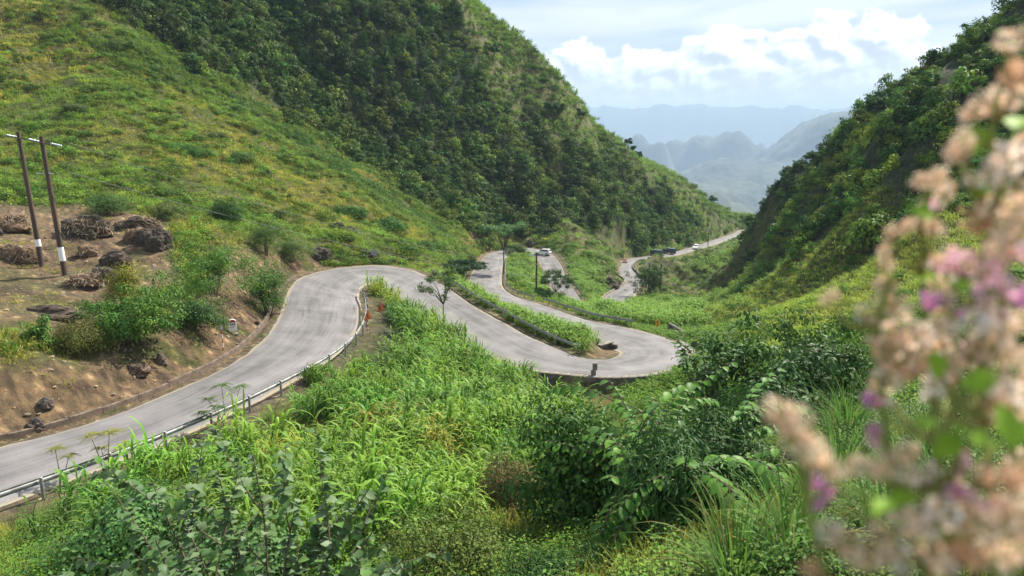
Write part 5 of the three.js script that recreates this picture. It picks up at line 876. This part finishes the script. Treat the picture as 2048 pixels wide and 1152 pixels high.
leafyTree('heart_leaved_tree', 'young tree with dark branches and big grey green heart shaped leaves at lower left', 'tree', -3.75, -7.6, -8.9, branching(21, { stems: 16, len: 3.0, lean: 0.78, arch: 0.15, gap: 0.044, from: 0.34, r: 0.028, subs: 1 }), { L: 0.165, W: 0.15, shape: [0.85, 1, 0.62], droop: 0.3, colors: [[0.075, 0.14, 0.052], [0.11, 0.18, 0.072], [0.065, 0.135, 0.042], [0.10, 0.20, 0.045], [0.16, 0.23, 0.12]] }, M.glossy);
leafyTree('big_leaved_bush', 'large near bush with arching sprays of big oval leaves right of centre', 'bush', 3.9, -8.7, -15.2, branching(34, { stems: 20, len: 3.6, lean: 0.8, arch: 1.1, gap: 0.10, from: 0.35, twoRanked: true, r: 0.035, subs: 1 }), { L: 0.30, W: 0.19, shape: [0.7, 1, 0.8], droop: 0.3, colors: [[0.06, 0.16, 0.02], [0.08, 0.20, 0.025], [0.11, 0.24, 0.03], [0.05, 0.13, 0.022]] }, M.glossy);
leafyTree('climbing_vine', 'upright vine with paired leaves rising over the dark bushes, left one', 'vine', 8.1, -9.6, -26.6, branching(55, { stems: 4, len: 2.9, lean: 0.28, arch: 0.35, gap: 0.13, from: 0.25, twoRanked: true, r: 0.02 }), { L: 0.30, W: 0.20, shape: [0.8, 1, 0.7], colors: [[0.035, 0.09, 0.02], [0.05, 0.12, 0.025]] }, M.glossy, 120);
leafyTree('climbing_vine', 'vine spray with paired leaves arching left above the middle dark bush', 'vine', 10.6, -9.4, -25.0, branching(56, { stems: 4, len: 2.3, lean: 0.5, arch: 0.7, gap: 0.13, from: 0.25, twoRanked: true, r: 0.02 }), { L: 0.28, W: 0.19, shape: [0.8, 1, 0.7], colors: [[0.035, 0.09, 0.02], [0.05, 0.12, 0.025]] }, M.glossy, 120);
leafyTree('climbing_vine', 'broad leaved spray hanging over the road edge by the round sign', 'vine', 9.2, -11.6, -33.5, branching(57, { stems: 7, len: 3.2, lean: 0.6, arch: 0.9, gap: 0.14, from: 0.3, twoRanked: true, r: 0.02 }), { L: 0.40, W: 0.28, shape: [0.8, 1, 0.7], colors: [[0.04, 0.10, 0.022], [0.06, 0.14, 0.03]] }, M.glossy, 120);
// thin saplings with feathery heads
function sapling(label, x, z, heads, c) {
  const t = thing('sapling', x, at(x, z), z, 0, label, 'sapling', null), R = rng(Math.abs(Math.round(x * 91 + z)));
  for (const [dx, h, dz, s] of heads) {
    const S = new Growth(), top = V(dx, h, dz); S.tube([V(dx * 0.15, -0.2, dz * 0.15), V(dx * 0.5, h * 0.5, dz * 0.5), top], 0.028, 0.013, [0.13, 0.12, 0.06], 5); mesh('stem', S.geometry(), M.bark, t);
    const G = new Growth(); for (let i = 0; i < 13; i++) { const a = i / 13 * 6.283 + R(), d = V(Math.cos(a), 0.55 * R() - 0.1, Math.sin(a)).normalize(), L = s * (0.7 + 0.5 * R()); for (let k = 1; k <= 9; k++) { const u = k / 9, p = top.clone().addScaledVector(d, L * u).add(V(0, -0.35 * L * u * u, 0)), sd = V(-d.z, -0.1, d.x); for (const q of [-1, 1]) G.leaf(p.x, p.y, p.z, sd.clone().multiplyScalar(q).addScaledVector(d, 0.7).normalize(), V(0, 1, 0), L * 0.34 * (1.1 - 0.5 * u), L * 0.10, hue(R, c, 0.5)); } }
    tag(mesh('leaf_head', G.geometry(), M.leaf, t), null, null, null, 'stuff');
  }
}
sapling('slim green sapling with feathery heads rising over the near guardrail, middle one', -15.9, -36.5, [[-0.1, 2.7, 0, 0.55], [1.0, 2.7, 0.2, 0.5], [-0.9, 1.9, 0, 0.5], [-1.2, 1.2, 0.3, 0.5], [-0.4, 1.5, 0.2, 0.5], [0.7, 1.2, 0.1, 0.5]], [0.07, 0.13, 0.03]);
sapling('yellowish feathery sapling over the guardrail at the lower left', -19.2, -30.6, [[-0.5, 2.1, 0.1, 0.5], [0.35, 2.2, 0, 0.55], [1.0, 1.6, 0.2, 0.5], [0, 1.5, 0.2, 0.4]], [0.19, 0.19, 0.035]);
sapling('small yellowish sapling left of the lower left feathery sapling', -20.7, -29.6, [[-0.1, 1.7, 0, 0.45], [0.5, 1.4, 0, 0.4]], [0.16, 0.17, 0.035]);
// trees with trunk, limbs and airy crowns
function tree(label, x, z, h, crownR, o = {}) {
  const R = rng(Math.abs(Math.round(x * 53 + z * 19)) + 3), t = thing(o.name ?? 'tree', x, at(x, z), z, 0, label, 'tree', o.group), G = new Growth(), top = o.fork ?? 0.5, tips = [];
  const trunk = [V(0, -0.5, 0), V(0.1, h * top * 0.5, 0.05), V(o.bend ?? 0.1, h * top, 0)]; G.tube(trunk, (o.r ?? 0.022) * h, (o.r ?? 0.022) * h * 0.7, stemColor, 8);
  const n = o.limbs ?? 7; for (let i = 0; i < n; i++) { const a = i / n * 6.283 + R(), k = crownR * (0.45 + 0.5 * R()), hh = h * (o.flat ? 0.86 + 0.1 * R() : 0.6 + 0.38 * R()), e = V(Math.cos(a) * k, hh, Math.sin(a) * k); tips.push(e); G.tube([trunk[2], trunk[2].clone().lerp(e, 0.5).add(V(0, 0.06 * h, 0)), e], h * 0.012, h * 0.004, stemColor, 5); }
  mesh('trunk', G.geometry(), M.bark, t); const C = [], per = o.per ?? 5;
  for (const e of tips) for (let j = 0; j < per; j++) { const p = e.clone().add(V(gauss(R) * crownR * 0.34, gauss(R) * crownR * (o.flat ? 0.14 : 0.26), gauss(R) * crownR * 0.34)), g = crown(R() * 1e6, { rx: crownR * (o.lump ?? 0.24), ry: crownR * (o.flat ? 0.10 : 0.2), lumps: 9, per: 20, lr: crownR * 0.12, ragged: 0.8, L: o.L ?? 0.22, W: (o.L ?? 0.22) * 0.5, c: o.c ?? G1, vary: 0.6 }); g.translate(p.x, p.y, p.z); C.push(g); }
  tag(mesh('crown', mergeGeometries(C), M.leaf, t), null, null, null, 'stuff'); return t;
}
tree('flat topped tree with a bare trunk at the inside of the distant hairpin', -1.9, -150.7, 10.6, 4.4, { flat: true, c: [0.12, 0.22, 0.08], limbs: 9, per: 4, L: 0.3, r: 0.016 });
tree('thin sapling tree with sparse leaves standing before the middle road leg', -7.5, -73.0, 5.4, 2.1, { c: [0.09, 0.14, 0.04], per: 2, limbs: 9, L: 0.16, r: 0.012, flat: false, fork: 0.42, lump: 0.2 });
tree('dark flat crowned bush tree behind the middle guardrail', -7.2, -104.5, 3.6, 3.2, { flat: true, c: [0.03, 0.07, 0.025], L: 0.22, per: 7, fork: 0.4 });
tree('loose feathery tree on the grassy island right of the pole', 8.3, -132.5, 5.6, 3.0, { c: [0.075, 0.12, 0.04], L: 0.26, per: 4, fork: 0.35 });
const TALL = [[-7.5, -277, 11, 3.6, 'tall dark tree near the top of the wooded left ridge'], [15.2, -285, 10, 3.0, 'dark tree half way along the ridge of the left mountain'], [19, -288, 8, 2.6, 'smaller dark tree right of the ridge tree on the left mountain'], [29, -303, 9, 2.8, 'slim dark tree lower down the left ridge'], [57, -348, 9, 2.2, 'conifer-like dark tree on the skyline of the lower left ridge'], [60.5, -353, 7, 1.8, 'second skyline tree right of the conifer-like tree'], [64, -358, 6, 2.0, 'low skyline tree at the right of the ridge row'], [116, -403, 9, 3.0, 'dark tree on the low far saddle'], [150, -445, 11, 4.5, 'round dark tree standing on the saddle before the blue hills'], [-50, -239, 10, 3.4, 'tall bushy tree standing out of the forest at top left'], [-30, -232, 9, 3, 'pale crowned tree inside the left mountain forest'], [72, -189, 7, 3.2, 'dark tree at the cliff edge of the right hill'], [76, -176, 7, 3, 'bushy tree on the skyline of the right hill, lower part'], [83, -163, 6.5, 2.6, 'bushy tree on the skyline of the right hill, middle part'], [93, -158, 6.5, 2.6, 'thin tree on the skyline of the right hill, upper part']];
for (const [x, z, h, r, l] of TALL) tree(l, x, z, h * 0.68, r * 0.75, { c: [0.055, 0.11, 0.028], L: 0.34, per: 6, fork: 0.3, limbs: 8, lump: 0.3 });

// tall grass clumps close to the viewpoint
const bigCane = (seed, n, L) => { const R = rng(seed), G = new Growth(); for (let i = 0; i < n; i++) { const a = R() * 6.283, q = 0.12 + 0.75 * R() * R(), r = 0.3 * Math.sqrt(R()), k = hue(R, R() < 0.12 ? [0.20, 0.19, 0.06] : [0.085, 0.19, 0.03], 0.5); G.blade(Math.cos(a) * r, -0.1, Math.sin(a) * r, V(Math.cos(a + R() - 0.5) * q, 1, Math.sin(a + R() - 0.5) * q).normalize(), L * (0.5 + 0.6 * R()), 0.022 + 0.02 * R(), 0.9 + 2.0 * R(), 9, k, [k[0] * 1.3, k[1] * 1.2, k[2] * 1.3]); } return G.geometry(); };
function grassClump(label, x, z, s, seed, n = 150) { const t = thing('grass_clump', x, at(x, z), z, 0, label, 'grass clump'); tag(mesh('blades', bigCane(seed, n, s), M.grass, t), null, null, null, 'stuff'); return t; }
grassClump('big clump of long arching grass at the bottom right of centre', 3.05, -8.4, 1.75, 61, 150);
grassClump('long arching grass left of the blurred flowers at the bottom', 3.85, -8.6, 1.6, 62, 130);
grassClump('tall grass clump behind the blurred flower stems, right side', 11.2, -23.0, 2.7, 63, 170);
grassClump('tall pale grass right of the dark bushes', 12.7, -22.5, 2.4, 64, 140);
grassClump('low arching grass under the blurred flowers at the bottom right', 5.3, -8.9, 1.3, 65, 130);
grassClump('small bright grass clump at the bottom edge under the big clump', 4.4, -10.6, 1.3, 66, 120);
grassClump('tall arching grass between the big near bush and the flowers', 7.4, -14.6, 2.1, 68, 150);
grassClump('long grass under the tall clump behind the flower stems', 9.6, -18.6, 2.0, 69, 150);
grassClump('broad bladed grass tuft low behind the purple blurred heads', 6.9, -11.4, 1.5, 70, 140);
grassClump('thin grass clump rising right of the big near bush foot', 5.9, -12.6, 1.6, 71, 130);
grassClump('arching grass at the far right edge behind the flowers', 8.6, -13.0, 1.9, 67, 140);

// a dead shrub of pale bent twigs among the canes
{
  const R = rng(606), x = 0.9, z = -22.4, t = thing('dead_shrub', x, at(x, z), z, 0, 'bare pale twigs of a dead shrub bending over the near cane grass', 'dead shrub'), G = new Growth();
  for (let i = 0; i < 26; i++) { const a = R() * 6.283, L = 1.4 + 1.3 * R(), q = 0.5 + 0.9 * R(); let p = V(0, 0, 0), d = V(Math.cos(a) * q, 1.1, Math.sin(a) * q).normalize(); const P = [p.clone()]; for (let k = 0; k < 8; k++) { d.y -= 0.16; d.addScaledVector(randomDir(R), 0.12).normalize(); p.addScaledVector(d, L / 8); P.push(p.clone()); } G.tube(P, 0.014, 0.004, hue(R, [0.36, 0.30, 0.22], 0.5), 4); }
  mesh('twigs', G.geometry(), M.bark, t);
}

// ---------------------------------------------------------------- flowering stems right in front of the viewpoint, out of focus
{
  // flower heads: x, y, z, width, tone; leaves: x, y, z, length
  const HEADS = '0.546,0.118,-0.800,0.035,0 0.527,0.076,-0.750,0.038,4 0.569,0.055,-0.850,0.037,0 0.547,0.044,-0.850,0.028,0 0.559,0.060,-0.800,0.035,0 0.508,0.006,-0.800,0.032,0 0.498,-0.003,-0.800,0.023,0 0.529,-0.010,-0.750,0.043,3 0.514,-0.024,-0.750,0.032,3 0.512,-0.034,-0.850,0.028,0 0.497,-0.037,-0.850,0.024,0 0.527,-0.033,-0.800,0.023,3 0.548,-0.065,-0.800,0.040,0 0.533,-0.079,-0.800,0.035,4 0.544,-0.063,-0.750,0.038,0 0.534,-0.090,-0.750,0.032,0 0.495,-0.105,-0.900,0.023,0 0.513,-0.097,-0.900,0.023,0 0.529,-0.092,-0.900,0.019,0 0.546,-0.099,-0.900,0.029,0 0.487,-0.128,-0.900,0.023,0 0.492,-0.145,-0.900,0.026,0 0.504,-0.126,-0.800,0.032,1 0.528,-0.132,-0.800,0.035,1 0.526,-0.129,-0.750,0.032,1 0.377,-0.167,-0.800,0.017,0 0.369,-0.174,-0.800,0.014,0 0.440,-0.200,-0.850,0.021,3 0.451,-0.210,-0.850,0.018,0 0.461,-0.162,-0.750,0.026,2 0.478,-0.161,-0.750,0.022,1 0.499,-0.177,-0.750,0.019,2 0.496,-0.141,-0.700,0.035,1 0.523,-0.146,-0.700,0.030,2 0.474,-0.190,-0.850,0.037,0 0.465,-0.165,-0.850,0.031,0 0.461,-0.210,-0.800,0.046,0 0.445,-0.228,-0.800,0.040,0 0.485,-0.216,-0.800,0.040,3 0.478,-0.253,-0.800,0.046,0 0.454,-0.259,-0.800,0.040,0 0.495,-0.247,-0.800,0.035,0 0.472,-0.296,-0.850,0.031,0 0.482,-0.197,-0.750,0.032,3 0.485,-0.173,-0.700,0.035,3 0.512,-0.183,-0.700,0.035,0 0.498,-0.237,-0.750,0.027,0 0.482,-0.243,-0.750,0.027,3 0.410,-0.279,-0.750,0.024,2 0.430,-0.282,-0.750,0.013,3 0.415,-0.314,-0.750,0.018,2 0.415,-0.327,-0.750,0.019,1 0.479,-0.264,-0.750,0.030,3 0.516,-0.249,-0.700,0.030,3 0.535,-0.252,-0.700,0.028,3 0.493,-0.257,-0.650,0.037,4 0.485,-0.328,-0.700,0.022,1 0.478,-0.343,-0.700,0.018,1 0.245,-0.237,-0.600,0.032,0 0.260,-0.254,-0.600,0.037,0 0.278,-0.274,-0.600,0.037,0 0.255,-0.247,-0.600,0.024,3 0.295,-0.289,-0.600,0.026,0 0.309,-0.328,-0.650,0.022,2 0.319,-0.340,-0.650,0.019,2 0.308,-0.353,-0.650,0.019,2 0.347,-0.310,-0.650,0.026,0 0.370,-0.313,-0.650,0.028,0 0.389,-0.302,-0.650,0.026,0 0.398,-0.321,-0.650,0.023,3 0.453,-0.343,-0.700,0.025,3 0.449,-0.340,-0.650,0.019,2 0.470,-0.348,-0.650,0.023,1 0.459,-0.301,-0.600,0.035,4 0.473,-0.337,-0.600,0.039,0 0.441,-0.342,-0.600,0.035,0 0.403,-0.342,-0.600,0.037,3 0.376,-0.347,-0.600,0.032,0 0.349,-0.360,-0.600,0.030,0 0.316,-0.363,-0.600,0.035,0 0.296,-0.355,-0.600,0.026,3 0.337,-0.381,-0.600,0.035,0 0.370,-0.384,-0.600,0.035,3 0.403,-0.379,-0.600,0.035,0 0.436,-0.379,-0.600,0.035,4 0.470,-0.379,-0.600,0.035,0 0.285,-0.392,-0.600,0.022,4 0.526,-0.107,-0.750,0.032,0 0.550,-0.107,-0.750,0.027,1 0.524,-0.220,-0.750,0.032,0 0.530,-0.216,-0.700,0.035,0'.split(' ').map((t) => t.split(',').map(Number));
  const LEAVES = '0.465,-0.285,-0.700,0.038 0.446,-0.280,-0.700,0.028 0.480,-0.300,-0.700,0.030 0.318,-0.314,-0.600,0.037 0.331,-0.327,-0.600,0.026 0.414,-0.348,-0.650,0.028 0.515,-0.238,-0.700,0.030 0.536,-0.056,-0.800,0.029 0.486,-0.073,-0.800,0.026 0.573,0.023,-0.850,0.037 0.600,0.023,-0.850,0.037 0.474,-0.220,-0.750,0.027 0.371,-0.327,-0.650,0.019 0.481,-0.284,-0.650,0.033 0.354,-0.322,-0.600,0.022 0.507,-0.151,-0.750,0.022 0.501,-0.149,-0.800,0.023 0.464,-0.272,-0.600,0.035'.split(' ').map((t) => t.split(',').map(Number));
  for (const h of HEADS.slice()) if (h[0] / -h[2] > 0.60 && h[1] / -h[2] < 0.0) for (const k of [0]) { const b = 1.10 + 0.12 * k + 0.1 * hash2(h[0] * 999 | 0, k); HEADS.push([h[0] * b + 0.05 * (hash2(h[1] * 999 | 0, k) - 0.25), h[1] * b + 0.08 * (hash2(h[2] * 999 | 0, k + 5) - 0.5), h[2] * b, h[3] * 1.15, [0, 3, 0, 1, 4][(hash2(h[0] * 777 | 0, k + 9) * 5) | 0]]); }
  const TONES = [[0.78, 0.59, 0.44], [0.82, 0.52, 0.62], [0.68, 0.27, 0.57], [0.86, 0.74, 0.66], [0.66, 0.40, 0.25]];
  const petal = leafMaterial('petals', 0.5), heads = TONES.map((c, k) => [0, 1].map((v) => { const R = rng(800 + k * 7 + v), G = new Growth(); for (let i = 0; i < 48; i++) { const o = randomDir(R, 0.2), r = 0.18 + 0.30 * R(), d = perp(R, o).addScaledVector(o, 0.7).normalize(), n = o.clone().addScaledVector(d, -o.dot(d)).normalize(), cc = hue(R, R() < 0.16 ? [0.30, 0.24, 0.10] : c, 0.5); G.fullLeaf(o.x * r, o.y * r * 0.8, o.z * r, d, n, 0.30, 0.22, cc, [0.8, 1], 0.1); } return G.geometry(); }));
  const leafG = (() => { const G = new Growth(); G.fullLeaf(0, 0, 0, V(1, 0, 0), V(0, 1, 0), 1, 0.72, [0.20, 0.34, 0.03], [0.8, 1, 0.6], 0.25); return G.geometry(); })();
  const words = ['tallest flowering stem with beige heads at the right edge', 'flowering stem with pale and rust heads near the right edge', 'leaning stem with beige tips reaching furthest up left', 'stem with a cluster of large beige heads right of centre', 'stem with magenta heads among the blurred flowers', 'low stem with the large beige spike pointing up left', 'low stem with purple heads at the bottom right', 'lowest mass of pale heads along the bottom right edge'];
  const owner = (h) => { const u = h[0] / -h[2], v = h[1] / -h[2]; return v > -0.02 ? 0 : v > -0.13 ? (u < 0.62 ? 2 : 1) : v > -0.33 ? (u < 0.61 ? 3 : 1) : h[4] === 2 || h[4] === 1 ? (v < -0.45 ? 6 : 4) : v > -0.50 ? (u < 0.50 ? 5 : 4) : v > -0.57 ? 6 : 7; };
  const R = rng(77), roots = [[0.66, -0.78], [0.60, -0.72], [0.58, -0.80], [0.50, -0.74], [0.47, -0.70], [0.40, -0.62], [0.43, -0.60], [0.45, -0.58]];
  roots.forEach(([x, z], k) => {
    const t = thing('flowering_stem', x, -0.95, z, 0, 'blurred ' + words[k], 'flower'), mine = HEADS.filter((h) => owner(h) === k), low = LEAVES.filter((_, i) => i % 8 === k); if (!mine.length) return;
    const c = mine.reduce((s, h) => s.add(V(h[0], h[1], h[2])), V(0, 0, 0)).divideScalar(mine.length), topY = Math.max(...mine.map((h) => h[1])), main = new THREE.CatmullRomCurve3([V(x, -0.95, z), V(lerp(x, c.x, 0.35), lerp(-0.95, c.y, 0.55), lerp(z, c.z, 0.4)), V(c.x, c.y - 0.01, c.z), V(c.x + 0.01, lerp(c.y, topY, 0.7), c.z)]);
    const G = new Growth(), P = main.getPoints(14).map((p) => p.sub(t.position)); G.tube(P, 0.0044, 0.003, [0.20, 0.24, 0.05], 6);
    for (const [hx, hy, hz, s, kind] of mine) {
      const e = V(hx, hy, hz).sub(t.position), from = P.reduce((b, p) => { const d = p.distanceTo(e) + Math.max(0, p.y - e.y + 0.03) * 3; return d < b[0] ? [d, p] : b; }, [1e9, null])[1];
      G.tube([from, from.clone().lerp(e, 0.55).add(V(0, -0.012, 0)), e], 0.0028, 0.0016, kind === 4 ? [0.28, 0.16, 0.06] : [0.24, 0.25, 0.06], 5);
      const m = mesh('flower_head', heads[kind][R() < 0.5 ? 0 : 1], petal, t); m.position.copy(e); m.scale.set(s * 1.05, s * 0.85, s * 0.85); m.rotation.set(R() * 6, R() * 6, R() * 6);
    }
    mesh('stem', G.geometry(), M.leaf, t);
    for (const [lx, ly, lz, s] of low) { const m = mesh('leaf', leafG, M.leaf, t); m.position.set(lx, ly, lz).sub(t.position); m.scale.setScalar(s * 1.25); m.rotation.set(0.5 + (R() - 0.5), R() * 6.28, (R() - 0.5) * 1.2); }
  });
}
growMasses();
renderer.render(scene, camera);
